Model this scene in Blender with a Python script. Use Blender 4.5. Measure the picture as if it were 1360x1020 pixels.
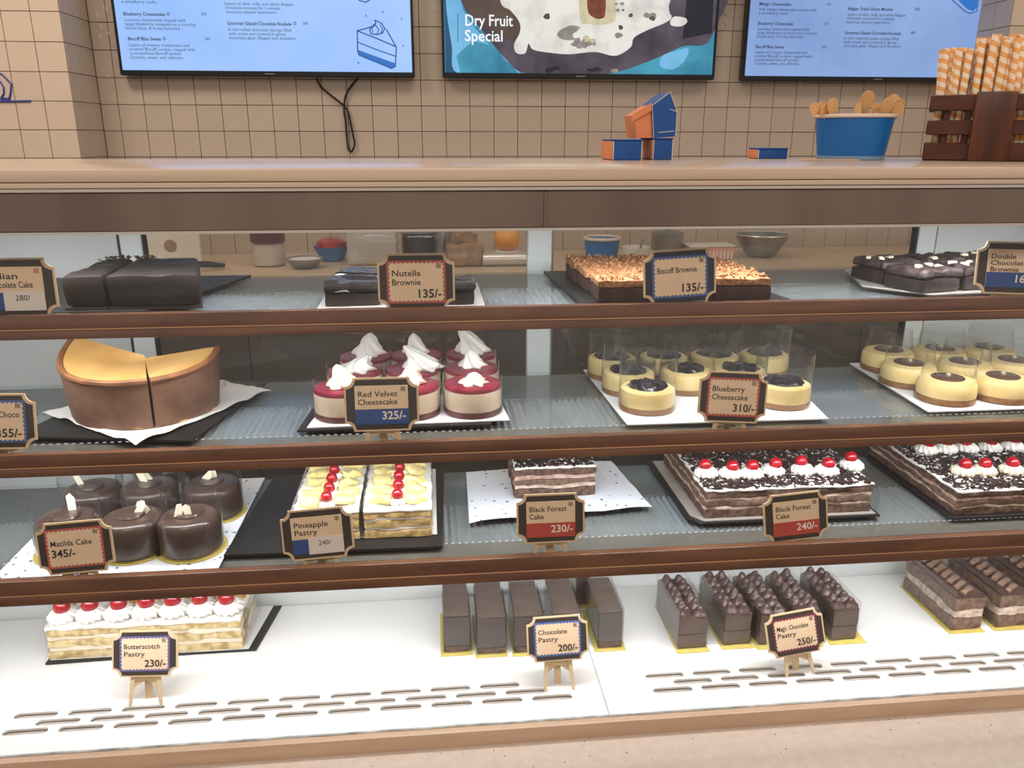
import bpy, bmesh, math, random
from mathutils import Vector, Matrix, noise

random.seed(7)
for o in list(bpy.data.objects):
    bpy.data.objects.remove(o, do_unlink=True)
SC = bpy.context.scene
COL = SC.collection
R = math.radians
PI = math.pi

# ------------------------------------------------------------------ camera
CAM = Vector((0.0, -1.1, 1.45))
FPX = 1075.0
_yaw, _pit, _rol = R(5.66), R(17.07), R(-0.07)
FWD = Vector((math.sin(_yaw) * math.cos(_pit), math.cos(_yaw) * math.cos(_pit), -math.sin(_pit)))
_r0 = Vector((math.cos(_yaw), -math.sin(_yaw), 0.0))
_d0 = FWD.cross(_r0)
RIGHT = _r0 * math.cos(_rol) + _d0 * math.sin(_rol)
DOWN = -_r0 * math.sin(_rol) + _d0 * math.cos(_rol)
cd = bpy.data.cameras.new('camera')
cd.sensor_width = 36.0
cd.lens = FPX / 1360.0 * 36.0
cd.clip_start = 0.02
cam = bpy.data.objects.new('camera', cd)
COL.objects.link(cam)
M = Matrix((RIGHT, -DOWN, -FWD)).transposed().to_4x4()
M.translation = CAM
cam.matrix_world = M
SC.camera = cam

# ------------------------------------------------------------------ world, room light, exposure
SC.view_settings.view_transform = 'Standard'
SC.view_settings.look = 'None'
SC.view_settings.gamma = 1.0
SC.view_settings.exposure = 0.0
SC.view_settings.use_curve_mapping = False
wd = bpy.data.worlds.new('room_air')
SC.world = wd
wd.use_nodes = True
wd.node_tree.nodes['Background'].inputs[0].default_value = (0.49, 0.43, 0.385, 1)
wd.node_tree.nodes['Background'].inputs[1].default_value = 0.9
SC.cycles.max_bounces = 6
SC.cycles.diffuse_bounces = 2
SC.cycles.glossy_bounces = 3
SC.cycles.transparent_max_bounces = 14
SC.cycles.caustics_reflective = False
SC.cycles.caustics_refractive = False


def area_light(name, loc, sx, sy, power, color, rot=(0, 0, 0), spread=180, parent=None):
    l = bpy.data.lights.new(name, 'AREA')
    l.shape = 'RECTANGLE'
    l.size, l.size_y = sx, sy
    l.energy = power
    l.color = color
    l.spread = R(spread)
    o = bpy.data.objects.new(name, l)
    COL.objects.link(o)
    o.location = loc
    o.rotation_euler = rot
    if parent:
        o.parent = parent
    return o


WARM = (1.0, 0.89, 0.78)
COOL = (0.93, 0.965, 1.0)
area_light('ceiling_panel_light', (-0.6, -1.5, 2.9), 1.2, 0.6, 24, WARM)
area_light('ceiling_panel_light', (1.4, -1.5, 2.9), 1.2, 0.6, 24, WARM)
area_light('ceiling_panel_light', (-1.5, 1.2, 2.9), 0.6, 0.6, 24, WARM)
area_light('ceiling_panel_light', (0.3, 1.3, 2.9), 0.6, 0.6, 9, WARM)
area_light('ceiling_panel_light', (2.2, 1.3, 2.9), 0.6, 0.6, 9, WARM)

# ------------------------------------------------------------------ pixel -> point on a real plane


def ray(px, py):
    return RIGHT * ((px - 680) / FPX) + DOWN * ((py - 510) / FPX) + FWD


def atY(px, py, Y):
    d = ray(px, py)
    return CAM + d * ((Y - CAM.y) / d.y)


def atZ(px, py, Z):
    d = ray(px, py)
    return CAM + d * ((Z - CAM.z) / d.z)


# ------------------------------------------------------------------ materials
def lin(c):
    out = []
    for v in c:
        v = v / 255.0
        out.append(v / 12.92 if v <= 0.04045 else ((v + 0.055) / 1.055) ** 2.4)
    return (out[0], out[1], out[2], 1.0)


MATS = {}


def mat(name, c, rough=0.5, c2=None, scale=20.0, detail=4.0, lo=0.35, hi=0.65, bump=0.0, bscale=None,
        metal=0.0, spec=0.5, coat=0.0, stretch=(1, 1, 1), sss=0.0, rnd=0.0, emit=None, estr=0.0):
    """procedural principled material; c, c2 in sRGB 0-255, mixed by noise in object space"""
    m = bpy.data.materials.new(name)
    MATS[name] = m
    m.use_nodes = True
    nt = m.node_tree
    b = nt.nodes['Principled BSDF']
    b.inputs['Roughness'].default_value = rough
    b.inputs['Metallic'].default_value = metal
    b.inputs['Specular IOR Level'].default_value = spec
    b.inputs['Coat Weight'].default_value = coat
    b.inputs['Coat Roughness'].default_value = 0.08
    if sss:
        b.inputs['Subsurface Weight'].default_value = sss
        b.inputs['Subsurface Radius'].default_value = (0.01, 0.007, 0.004)
    b.inputs['Base Color'].default_value = lin(c)
    tc = nt.nodes.new('ShaderNodeTexCoord')
    mp = nt.nodes.new('ShaderNodeMapping')
    mp.inputs['Scale'].default_value = stretch
    nt.links.new(tc.outputs['Object'], mp.inputs['Vector'])
    if c2 is not None:
        n = nt.nodes.new('ShaderNodeTexNoise')
        n.inputs['Scale'].default_value = scale
        n.inputs['Detail'].default_value = detail
        nt.links.new(mp.outputs['Vector'], n.inputs['Vector'])
        cr = nt.nodes.new('ShaderNodeValToRGB')
        cr.color_ramp.elements[0].position = lo
        cr.color_ramp.elements[1].position = hi
        cr.color_ramp.elements[0].color = lin(c)
        cr.color_ramp.elements[1].color = lin(c2)
        nt.links.new(n.outputs['Fac'], cr.inputs['Fac'])
        src = cr.outputs['Color']
        nt.links.new(src, b.inputs['Base Color'])
    else:
        src = None
    if rnd:
        oi = nt.nodes.new('ShaderNodeObjectInfo')
        hs = nt.nodes.new('ShaderNodeHueSaturation')
        mr = nt.nodes.new('ShaderNodeMapRange')
        mr.inputs['To Min'].default_value = 1 - rnd
        mr.inputs['To Max'].default_value = 1 + rnd
        nt.links.new(oi.outputs['Random'], mr.inputs['Value'])
        nt.links.new(mr.outputs['Result'], hs.inputs['Value'])
        if src:
            nt.links.new(src, hs.inputs['Color'])
        else:
            hs.inputs['Color'].default_value = lin(c)
        nt.links.new(hs.outputs['Color'], b.inputs['Base Color'])
    if bump:
        n2 = nt.nodes.new('ShaderNodeTexNoise')
        n2.inputs['Scale'].default_value = bscale or scale
        n2.inputs['Detail'].default_value = 5
        nt.links.new(mp.outputs['Vector'], n2.inputs['Vector'])
        bp = nt.nodes.new('ShaderNodeBump')
        bp.inputs['Strength'].default_value = bump
        bp.inputs['Distance'].default_value = 0.002
        nt.links.new(n2.outputs['Fac'], bp.inputs['Height'])
        nt.links.new(bp.outputs['Normal'], b.inputs['Normal'])
    if emit is not None:
        b.inputs['Emission Color'].default_value = lin(emit)
        b.inputs['Emission Strength'].default_value = estr
    return m


def glass_mat(name, tint, gloss_rough, gain, base, haze=0.0):
    """thin clear sheet: see-through plus a mirror share that grows at grazing angles"""
    m = bpy.data.materials.new(name)
    MATS[name] = m
    m.use_nodes = True
    nt = m.node_tree
    nt.nodes.remove(nt.nodes['Principled BSDF'])
    out = nt.nodes['Material Output']
    tr = nt.nodes.new('ShaderNodeBsdfTransparent')
    tr.inputs['Color'].default_value = tint
    gl = nt.nodes.new('ShaderNodeBsdfGlossy')
    gl.inputs['Roughness'].default_value = gloss_rough
    gl.inputs['Color'].default_value = (1, 1, 1, 1)
    lw = nt.nodes.new('ShaderNodeLayerWeight')
    lw.inputs['Blend'].default_value = 0.5
    pw = nt.nodes.new('ShaderNodeMath')
    pw.operation = 'POWER'
    pw.inputs[1].default_value = 5.0
    nt.links.new(lw.outputs['Facing'], pw.inputs[0])
    ma = nt.nodes.new('ShaderNodeMath')
    ma.operation = 'MULTIPLY_ADD'
    ma.inputs[1].default_value = gain
    ma.inputs[2].default_value = base
    ma.use_clamp = True
    nt.links.new(pw.outputs[0], ma.inputs[0])
    mx = nt.nodes.new('ShaderNodeMixShader')
    nt.links.new(ma.outputs[0], mx.inputs[0])
    nt.links.new(tr.outputs[0], mx.inputs[1])
    nt.links.new(gl.outputs[0], mx.inputs[2])
    last = mx
    if haze:
        df = nt.nodes.new('ShaderNodeBsdfDiffuse')
        df.inputs['Color'].default_value = (0.85, 0.85, 0.85, 1)
        m2 = nt.nodes.new('ShaderNodeMixShader')
        m2.inputs[0].default_value = haze
        nt.links.new(mx.outputs[0], m2.inputs[1])
        nt.links.new(df.outputs[0], m2.inputs[2])
        last = m2
    nt.links.new(last.outputs[0], out.inputs['Surface'])
    return m


def emit_mat(name, c, s=1.0):
    m = bpy.data.materials.new(name)
    MATS[name] = m
    m.use_nodes = True
    nt = m.node_tree
    b = nt.nodes['Principled BSDF']
    b.inputs['Base Color'].default_value = (0.01, 0.01, 0.01, 1)
    b.inputs['Roughness'].default_value = 0.25
    b.inputs['Emission Color'].default_value = lin(c)
    b.inputs['Emission Strength'].default_value = s
    return m


def emit_noise(name, c, c2, scale, lo=.35, hi=.65, s=1.0, stretch=(1, 1, 1)):
    m = emit_mat(name, c, s)
    nt = m.node_tree
    b = nt.nodes['Principled BSDF']
    tc = nt.nodes.new('ShaderNodeTexCoord')
    mp = nt.nodes.new('ShaderNodeMapping')
    mp.inputs['Scale'].default_value = stretch
    n = nt.nodes.new('ShaderNodeTexNoise')
    n.inputs['Scale'].default_value = scale
    n.inputs['Detail'].default_value = 4
    cr = nt.nodes.new('ShaderNodeValToRGB')
    cr.color_ramp.elements[0].position = lo
    cr.color_ramp.elements[1].position = hi
    cr.color_ramp.elements[0].color = lin(c)
    cr.color_ramp.elements[1].color = lin(c2)
    nt.links.new(tc.outputs['Object'], mp.inputs['Vector'])
    nt.links.new(mp.outputs['Vector'], n.inputs['Vector'])
    nt.links.new(n.outputs['Fac'], cr.inputs['Fac'])
    nt.links.new(cr.outputs['Color'], b.inputs['Emission Color'])
    return m


# setting
mat('tile', (196, 178, 160), 0.22, (186, 168, 151), 6, bump=0.10, bscale=30, rnd=0.03)
mat('tile_pillar_lit', (214, 192, 170), 0.25, (206, 183, 161), 6, bump=0.10, bscale=30, rnd=0.03)  # lighter copy of the tile, warm lamp light on pillar fronts painted in
mat('grout', (122, 100, 86), 0.9)
mat('doodle', (236, 228, 214), 0.5)
mat('doodle_blue', (40, 52, 150), 0.5)
mat('floor_tile', (120, 100, 84), 0.4, (108, 90, 76), 3)
mat('back_cabinet', (74, 62, 54), 0.5, (64, 54, 47), 5)
mat('back_top', (206, 178, 146), 0.35, (198, 170, 138), 8)
mat('slab', (214, 190, 166), 0.22, (204, 178, 155), 4, stretch=(0.6, 8, 18), bump=0.03)
mat('slab_line', (120, 96, 80), 0.6)
mat('trim_alu', (216, 208, 198), 0.35, metal=0.6)
mat('steel', (164, 146, 134), 0.34, (136, 116, 104), 3.5, lo=0.3, hi=0.7, metal=1.0, stretch=(1.6, 0.02, 0.02))  # vertical tone streaks put room reflections into the base colour
mat('white_panel', (214, 216, 212), 0.4, (206, 208, 206), 4)
mat('white_stile', (222, 226, 222), 0.4)
mat('gasket', (18, 18, 18), 0.6)
mat('deck', (238, 234, 230), 0.22, (230, 226, 222), 5)
mat('deck_pan', (172, 162, 152), 0.6)
mat('lip', (196, 166, 140), 0.45, (184, 152, 126), 12, stretch=(0.4, 3, 3))
mat('ledge', (196, 178, 164), 0.3, (190, 172, 158), 60, lo=.4, hi=.6)
mat('speck', (70, 58, 50), 0.5)
mat('silicone', (120, 122, 122), 0.45, (186, 184, 180), 30, lo=.35, hi=.65, stretch=(1, .2, .2))
mat('rail', (128, 86, 62), 0.22, (94, 61, 46), 4, lo=.32, hi=.68, spec=0.6, stretch=(1.5, 1, 9), bump=0.02)  # patchy brown stands in for the room reflected in the rail
mat('rail_line', (206, 152, 112), 0.3, metal=0.2)
mat('alu', (118, 112, 105), 0.4, metal=0.1)
mat('shelf_plate', (112, 112, 110), 0.4, metal=0.0)
mat('diffuser', (186, 188, 190), 0.24, metal=0.55)
emit_mat('led', (235, 244, 255), 9.0)
emit_mat('led_soft', (228, 234, 240), 0.95)
glass_mat('front_glass', (0.985, 0.985, 0.98, 1), 0.03, 0.6, 0.02, haze=0.004)
glass_mat('shelf_glass', (0.95, 0.965, 0.96, 1), 0.06, 0.4, 0.02)
glass_mat('rear_glass', (0.84, 0.84, 0.82, 1), 0.03, 0.6, 0.03, haze=0.02)
glass_mat('acetate', (0.97, 0.97, 0.965, 1), 0.08, 0.9, 0.02, haze=0.006)
# counter things
mat('box_blue', (20, 82, 158), 0.45, (16, 72, 146), 20)
mat('box_orange', (226, 140, 92), 0.5, (216, 128, 80), 20)
mat('box_edge', (200, 196, 190), 0.6)
mat('tub_blue', (14, 104, 178), 0.4)
mat('tub_rim', (226, 208, 190), 0.45)
mat('tub_base', (120, 150, 176), 0.4)
mat('spoon_wood', (226, 178, 122), 0.6, (212, 160, 104), 25, stretch=(3, 3, 0.5))
mat('crate_wood', (92, 44, 24), 0.45, (64, 28, 16), 14, stretch=(0.6, 3, 3), bump=0.2)
mat('crate_panel', (70, 34, 20), 0.4, (98, 52, 26), 12, stretch=(4, 3, 0.5), bump=0.2)
mat('black_plastic', (14, 14, 17), 0.3)
mat('black_matte', (20, 20, 20), 0.6)
# tags
mat('plaque', (214, 186, 148), 0.5)
mat('panel_dark', (54, 44, 38), 0.5)
mat('panel_navy', (28, 34, 62), 0.5)
mat('paper', (226, 198, 166), 0.7, (220, 190, 157), 40)
mat('border_red', (176, 84, 76), 0.6)
mat('border_blue', (70, 96, 150), 0.6)
mat('border_purple', (96, 88, 140), 0.6)
mat('border_maroon', (112, 40, 60), 0.6)
mat('ink', (34, 30, 30), 0.7)
mat('white_ink', (232, 220, 206), 0.6)
mat('band_blue', (38, 70, 128), 0.5)
mat('band_red', (178, 66, 54), 0.5)
mat('sticker', (218, 208, 200), 0.6)
mat('stand', (206, 180, 140), 0.5)
# food
mat('choc_ganache', (34, 25, 22), 0.42, (24, 18, 16), 12, bump=0.3, bscale=35)
mat('choc_cut', (58, 38, 30), 0.7, (40, 27, 22), 90, bump=0.6, bscale=160)
mat('brownie_gloss', (26, 22, 24), 0.16, (34, 28, 28), 20, bump=0.35, bscale=40, coat=0.6)
mat('brownie_side', (40, 24, 18), 0.6, (26, 16, 14), 60, bump=0.5, bscale=120)
mat('biscoff_top', (176, 124, 80), 0.8, (122, 78, 46), 150, lo=.4, hi=.62, bump=0.9, bscale=170)
mat('biscoff_side', (70, 42, 28), 0.8, (44, 26, 18), 80, bump=0.6, bscale=120)
mat('dutch', (70, 54, 52), 0.55, (40, 28, 28), 90, bump=0.9, bscale=110)
mat('white_choc', (230, 216, 186), 0.45, sss=0.1)
mat('cc_top', (222, 176, 108), 0.45, (208, 156, 86), 18, sss=0.1)
mat('cc_rim', (150, 98, 56), 0.6, (122, 76, 44), 40)
mat('cc_side', (134, 96, 74), 0.6, (112, 78, 60), 30, bump=0.3, bscale=60)
mat('rv_crust', (104, 36, 36), 0.8, (80, 26, 26), 120, bump=0.4)
mat('rv_body', (236, 214, 188), 0.5, (228, 204, 178), 40, sss=0.1)
mat('rv_top', (154, 32, 58), 0.35, (122, 22, 42), 60, bump=0.3, bscale=120, coat=0.3)
mat('cream', (240, 234, 226), 0.45)
mat('cream_old', (230, 214, 190), 0.45)
mat('bb_body', (246, 222, 160), 0.45, (238, 206, 136), 30, sss=0.1)
mat('bb_crust', (166, 118, 72), 0.75, (140, 96, 58), 100, bump=0.4)
mat('bb_top', (40, 30, 42), 0.22, (20, 15, 21), 60, bump=0.5, bscale=160, coat=0.4)
mat('cara_top', (92, 60, 46), 0.2, (78, 50, 40), 30, coat=0.4)
mat('matilda', (82, 62, 55), 0.3, (66, 48, 43), 14, bump=0.2, bscale=30, coat=0.3)  # brown lightened, haze of the front glass is mixed into the colour
mat('shard', (232, 222, 196), 0.4)
mat('sponge_yellow', (224, 200, 144), 0.85, (186, 150, 86), 80, bump=0.6, bscale=140)
mat('sponge_pale', (216, 196, 150), 0.85, (176, 146, 92), 60, lo=.42, hi=.62, bump=0.6, bscale=140)
mat('sponge_choc', (122, 94, 78), 0.9, (70, 50, 42), 110, bump=0.7, bscale=150)
mat('sponge_choc_soft', (140, 112, 94), 0.9, (96, 72, 60), 90, bump=0.5, bscale=150)
mat('mousse_pale', (226, 206, 188), 0.6, (176, 150, 132), 70, bump=0.3)
mat('mousse_pink', (214, 186, 170), 0.6, (164, 128, 114), 70, bump=0.3)
mat('pineapple', (238, 222, 158), 0.35, (228, 206, 130), 40, bump=0.4, bscale=80, sss=0.1)
mat('cherry', (178, 24, 36), 0.2, (146, 14, 26), 40, coat=0.5)
mat('shaving', (50, 34, 32), 0.45)
mat('shaving_white', (232, 224, 216), 0.5)
mat('brittle', (232, 176, 84), 0.35, (206, 140, 54), 80)
mat('choc_pastry', (84, 70, 66), 0.32, (72, 60, 56), 14, bump=0.15)
mat('choc_pastry_side', (98, 82, 74), 0.4, (84, 68, 60), 30)
mat('kiss', (84, 62, 56), 0.35, (70, 50, 46), 30)
mat('kiss_tan', (140, 112, 92), 0.4, (116, 90, 72), 40)
mat('gold_board', (224, 204, 112), 0.35, (210, 186, 90), 20, metal=0.15)
mat('board_white', (232, 230, 228), 0.6)
mat('tray_black', (34, 32, 32), 0.45, (28, 27, 28), 30)
mat('foil', (214, 206, 198), 0.3, metal=0.6)
mat('paper_white', (232, 228, 222), 0.7, (224, 220, 214), 8)
mat('paper_kraft', (222, 206, 186), 0.7, (214, 196, 176), 8)
# back counter things
mat('jar_glass', (196, 180, 168), 0.2)
mat('lid_red', (96, 52, 56), 0.4)
mat('grey_steel', (150, 148, 146), 0.3, metal=0.8)
mat('clear_box', (184, 178, 170), 0.3)
mat('orange_fruit', (240, 160, 40), 0.5)
mat('pink_box', (222, 150, 132), 0.5)
mat('kraft_bag', (166, 128, 96), 0.7, (146, 110, 82), 30)
mat('cup_white', (226, 218, 206), 0.4)
mat('brown_ring', (150, 124, 100), 0.6)
mat('dark_ware', (62, 56, 58), 0.4)


def patterned_paper():
    m = mat('paper_print', (226, 228, 234), 0.7)
    nt = m.node_tree
    b = nt.nodes['Principled BSDF']
    tc = nt.nodes.new('ShaderNodeTexCoord')
    v = nt.nodes.new('ShaderNodeTexVoronoi')
    v.inputs['Scale'].default_value = 62
    nt.links.new(tc.outputs['Object'], v.inputs['Vector'])
    cr = nt.nodes.new('ShaderNodeValToRGB')
    cr.color_ramp.interpolation = 'CONSTANT'
    cr.color_ramp.elements[0].color = lin((70, 96, 140))
    cr.color_ramp.elements[1].position = 0.17
    cr.color_ramp.elements[1].color = lin((228, 230, 236))
    nt.links.new(v.outputs['Distance'], cr.inputs['Fac'])
    nt.links.new(cr.outputs['Color'], b.inputs['Base Color'])


patterned_paper()


def stripe_mat(name, ca, cb, turns, duty):
    m = mat(name, ca, 0.55)
    nt = m.node_tree
    b = nt.nodes['Principled BSDF']
    tc = nt.nodes.new('ShaderNodeTexCoord')
    sp = nt.nodes.new('ShaderNodeSeparateXYZ')
    nt.links.new(tc.outputs['Object'], sp.inputs[0])
    at = nt.nodes.new('ShaderNodeMath')
    at.operation = 'ARCTAN2'
    nt.links.new(sp.outputs['Y'], at.inputs[0])
    nt.links.new(sp.outputs['X'], at.inputs[1])
    s1 = nt.nodes.new('ShaderNodeMath')
    s1.operation = 'MULTIPLY'
    s1.inputs[1].default_value = 1 / (2 * PI)
    nt.links.new(at.outputs[0], s1.inputs[0])
    s2 = nt.nodes.new('ShaderNodeMath')
    s2.operation = 'MULTIPLY_ADD'
    s2.inputs[1].default_value = turns
    nt.links.new(sp.outputs['Z'], s2.inputs[0])
    nt.links.new(s1.outputs[0], s2.inputs[2])
    fr = nt.nodes.new('ShaderNodeMath')
    fr.operation = 'FRACT'
    nt.links.new(s2.outputs[0], fr.inputs[0])
    gt = nt.nodes.new('ShaderNodeMath')
    gt.operation = 'GREATER_THAN'
    gt.inputs[1].default_value = duty
    nt.links.new(fr.outputs[0], gt.inputs[0])
    mx = nt.nodes.new('ShaderNodeMix')
    mx.data_type = 'RGBA'
    nt.links.new(gt.outputs[0], mx.inputs['Factor'])
    mx.inputs['A'].default_value = lin(ca)
    mx.inputs['B'].default_value = lin(cb)
    nt.links.new(mx.outputs['Result'], b.inputs['Base Color'])


stripe_mat('straw', (246, 176, 104), (250, 232, 206), 62, 0.5)


# ------------------------------------------------------------------ mesh builder
class MB:
    def __init__(s):
        s.v, s.f = [], []

    def add(s, vs, fs):
        o = len(s.v)
        s.v += [tuple(x) for x in vs]
        s.f += [tuple(i + o for i in f) for f in fs]
        return s

    def box(s, x0, x1, y0, y1, z0, z1, bev=0.0, seg=1, mtx=None):
        if bev <= 0:
            vs = [(x, y, z) for z in (z0, z1) for y in (y0, y1) for x in (x0, x1)]
            fs = [(0, 2, 3, 1), (4, 5, 7, 6), (0, 1, 5, 4), (2, 6, 7, 3), (0, 4, 6, 2), (1, 3, 7, 5)]
        else:
            bm = bmesh.new()
            bmesh.ops.create_cube(bm, size=1)
            for v in bm.verts:
                v.co = Vector(((x0 + x1) / 2 + v.co.x * (x1 - x0), (y0 + y1) / 2 + v.co.y * (y1 - y0), (z0 + z1) / 2 + v.co.z * (z1 - z0)))
            bmesh.ops.bevel(bm, geom=list(bm.edges), offset=bev, segments=seg, affect='EDGES', profile=0.5)
            bm.verts.index_update()
            vs = [v.co.copy() for v in bm.verts]
            fs = [tuple(v.index for v in f.verts) for f in bm.faces]
            bm.free()
        if mtx is not None:
            vs = [mtx @ Vector(v) for v in vs]
        return s.add(vs, fs)

    def rough(s, x0, x1, y0, y1, z0, z1, res, amp, freq, seed=0, rnd=0.0, top=True):
        """box of small cells, its surface uneven like cut cake"""
        nx = max(2, int((x1 - x0) / res)); ny = max(2, int((y1 - y0) / res)); nz = max(2, int((z1 - z0) / res))
        idx, vs, fs = {}, [], []
        off = Vector((seed * 3.7, seed * 1.3, seed * 2.1))
        cx, cy, cz = (x0 + x1) / 2, (y0 + y1) / 2, (z0 + z1) / 2

        def vid(i, j, k):
            key = (i, j, k)
            if key not in idx:
                p = Vector((x0 + (x1 - x0) * i / nx, y0 + (y1 - y0) * j / ny, z0 + (z1 - z0) * k / nz))
                if rnd:
                    q = p.copy()
                    for a, (lo, hi) in enumerate(((x0, x1), (y0, y1), (z0, z1))):
                        q[a] = min(max(q[a], lo + min(rnd, (hi - lo) / 2)), hi - min(rnd, (hi - lo) / 2))
                    d = p - q
                    if d.length > rnd:
                        p = q + d.normalized() * rnd
                n = noise.noise_vector(p * freq + off) * amp
                if k == 0:
                    n.z = abs(n.z) * .15
                if not top and k == nz:
                    n.z = 0
                idx[key] = len(vs)
                vs.append(p + n)
            return idx[key]
        for i in range(nx):
            for j in range(ny):
                fs.append((vid(i, j, 0), vid(i, j + 1, 0), vid(i + 1, j + 1, 0), vid(i + 1, j, 0)))
                fs.append((vid(i, j, nz), vid(i + 1, j, nz), vid(i + 1, j + 1, nz), vid(i, j + 1, nz)))
            for k in range(nz):
                fs.append((vid(i, 0, k), vid(i + 1, 0, k), vid(i + 1, 0, k + 1), vid(i, 0, k + 1)))
                fs.append((vid(i, ny, k), vid(i, ny, k + 1), vid(i + 1, ny, k + 1), vid(i + 1, ny, k)))
        for j in range(ny):
            for k in range(nz):
                fs.append((vid(0, j, k), vid(0, j, k + 1), vid(0, j + 1, k + 1), vid(0, j + 1, k)))
                fs.append((vid(nx, j, k), vid(nx, j + 1, k), vid(nx, j + 1, k + 1), vid(nx, j, k + 1)))
        return s.add(vs, fs)

    def lathe(s, prof, seg=24, c=(0, 0, 0), caps=True, fn=None):
        vs, fs = [], []
        n = len(prof)
        for i, (r, z) in enumerate(prof):
            for k in range(seg):
                a = 2 * PI * k / seg
                rr = r if fn is None else r * fn(a, i / (n - 1))
                vs.append((c[0] + rr * math.cos(a), c[1] + rr * math.sin(a), c[2] + z))
        for i in range(n - 1):
            for k in range(seg):
                k2 = (k + 1) % seg
                fs.append((i * seg + k, i * seg + k2, (i + 1) * seg + k2, (i + 1) * seg + k))
        if caps:
            fs.append(tuple(reversed(range(seg))))
            fs.append(tuple((n - 1) * seg + k for k in range(seg)))
        return s.add(vs, fs)

    def tube(s, pts, r, seg=8, closed=False):
        pts = [Vector(p) for p in pts]
        n = len(pts)
        vs, fs = [], []
        prev = None
        for i, p in enumerate(pts):
            a = pts[(i - 1) % n] if (closed or i > 0) else p
            b = pts[(i + 1) % n] if (closed or i < n - 1) else p
            t = (b - a).normalized()
            if prev is None:
                u = t.orthogonal().normalized()
            else:
                u = (prev - t * prev.dot(t)).normalized()
            prev = u
            w = t.cross(u)
            rr = r[i] if isinstance(r, (list, tuple)) else r
            for k in range(seg):
                an = 2 * PI * k / seg
                vs.append(p + u * (rr * math.cos(an)) + w * (rr * math.sin(an)))
        m = n if closed else n - 1
        for i in range(m):
            i2 = (i + 1) % n
            for k in range(seg):
                k2 = (k + 1) % seg
                fs.append((i * seg + k, i * seg + k2, i2 * seg + k2, i2 * seg + k))
        if not closed:
            fs.append(tuple(reversed(range(seg))))
            fs.append(tuple((n - 1) * seg + k for k in range(seg)))
        return s.add(vs, fs)

    def prism(s, poly, y0, y1):
        """polygon in x,z pushed along y (front at y0)"""
        n = len(poly)
        vs = [(x, y0, z) for x, z in poly] + [(x, y1, z) for x, z in poly]
        fs = [tuple(range(n)), tuple(reversed(range(n, 2 * n)))]
        for i in range(n):
            j = (i + 1) % n
            fs.append((i, n + i, n + j, j))
        return s.add(vs, fs)

    def prism_z(s, poly, z0, z1):
        n = len(poly)
        vs = [(x, y, z0) for x, y in poly] + [(x, y, z1) for x, y in poly]
        fs = [tuple(reversed(range(n))), tuple(range(n, 2 * n))]
        for i in range(n):
            j = (i + 1) % n
            fs.append((i, j, n + j, n + i))
        return s.add(vs, fs)

    def sheet(s, x0, x1, y0, y1, fz, th, nx=16, ny=16, warp=None):
        vs, fs = [], []
        for t in (0, 1):
            for j in range(ny + 1):
                for i in range(nx + 1):
                    u, v = i / nx, j / ny
                    x, y = x0 + (x1 - x0) * u, y0 + (y1 - y0) * v
                    if warp:
                        x, y = warp(x, y)
                    vs.append((x, y, fz(u, v) + (th if t else 0)))
        N = (nx + 1) * (ny + 1)

        def q(i, j, t):
            return t * N + j * (nx + 1) + i
        for j in range(ny):
            for i in range(nx):
                fs.append((q(i, j, 1), q(i + 1, j, 1), q(i + 1, j + 1, 1), q(i, j + 1, 1)))
                fs.append((q(i, j, 0), q(i, j + 1, 0), q(i + 1, j + 1, 0), q(i + 1, j, 0)))
        for i in range(nx):
            fs.append((q(i, 0, 0), q(i + 1, 0, 0), q(i + 1, 0, 1), q(i, 0, 1)))
            fs.append((q(i, ny, 0), q(i, ny, 1), q(i + 1, ny, 1), q(i + 1, ny, 0)))
        for j in range(ny):
            fs.append((q(0, j, 0), q(0, j, 1), q(0, j + 1, 1), q(0, j + 1, 0)))
            fs.append((q(nx, j, 0), q(nx, j + 1, 0), q(nx, j + 1, 1), q(nx, j, 1)))
        return s.add(vs, fs)

    def mesh(s, name, m, smooth=40):
        me = bpy.data.meshes.new(name)
        me.from_pydata(s.v, [], s.f)
        me.materials.append(MATS[m] if isinstance(m, str) else m)
        bm = bmesh.new()
        bm.from_mesh(me)
        bmesh.ops.recalc_face_normals(bm, faces=bm.faces)
        bm.to_mesh(me)
        bm.free()
        if smooth:
            me.shade_smooth()
            me.set_sharp_from_angle(angle=R(smooth))
        me.update()
        return me

    def build(s, name, m, parent=None, loc=(0, 0, 0), rot=(0, 0, 0), smooth=40):
        return put(name, s.mesh(name, m, smooth), parent, loc, rot)


def put(name, me, parent=None, loc=(0, 0, 0), rot=(0, 0, 0)):
    o = bpy.data.objects.new(name, me)
    COL.objects.link(o)
    o.location = loc
    o.rotation_euler = rot
    o.parent = parent
    return o


def tag(o, label=None, cat=None, group=None, kind=None):
    if label: o['label'] = label
    if cat: o['category'] = cat
    if group: o['group'] = group
    if kind: o['kind'] = kind
    return o


def thing(name, label, cat, loc=(0, 0, 0), rz=0.0, group=None, rot=None):
    o = bpy.data.objects.new(name, None)
    COL.objects.link(o)
    o.empty_display_size = 0.03
    o.location = loc
    o.rotation_euler = rot or (0, 0, rz)
    return tag(o, label, cat, group)


def copy_tree(o, parent=None):
    c = o.copy()
    COL.objects.link(c)
    c.parent = parent
    for ch in list(o.children):
        copy_tree(ch, c)
    return c


def again(o, loc, rz, label):
    c = copy_tree(o)
    c.location = loc
    c.rotation_euler = (0, 0, rz)
    c['label'] = label
    return c


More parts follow.
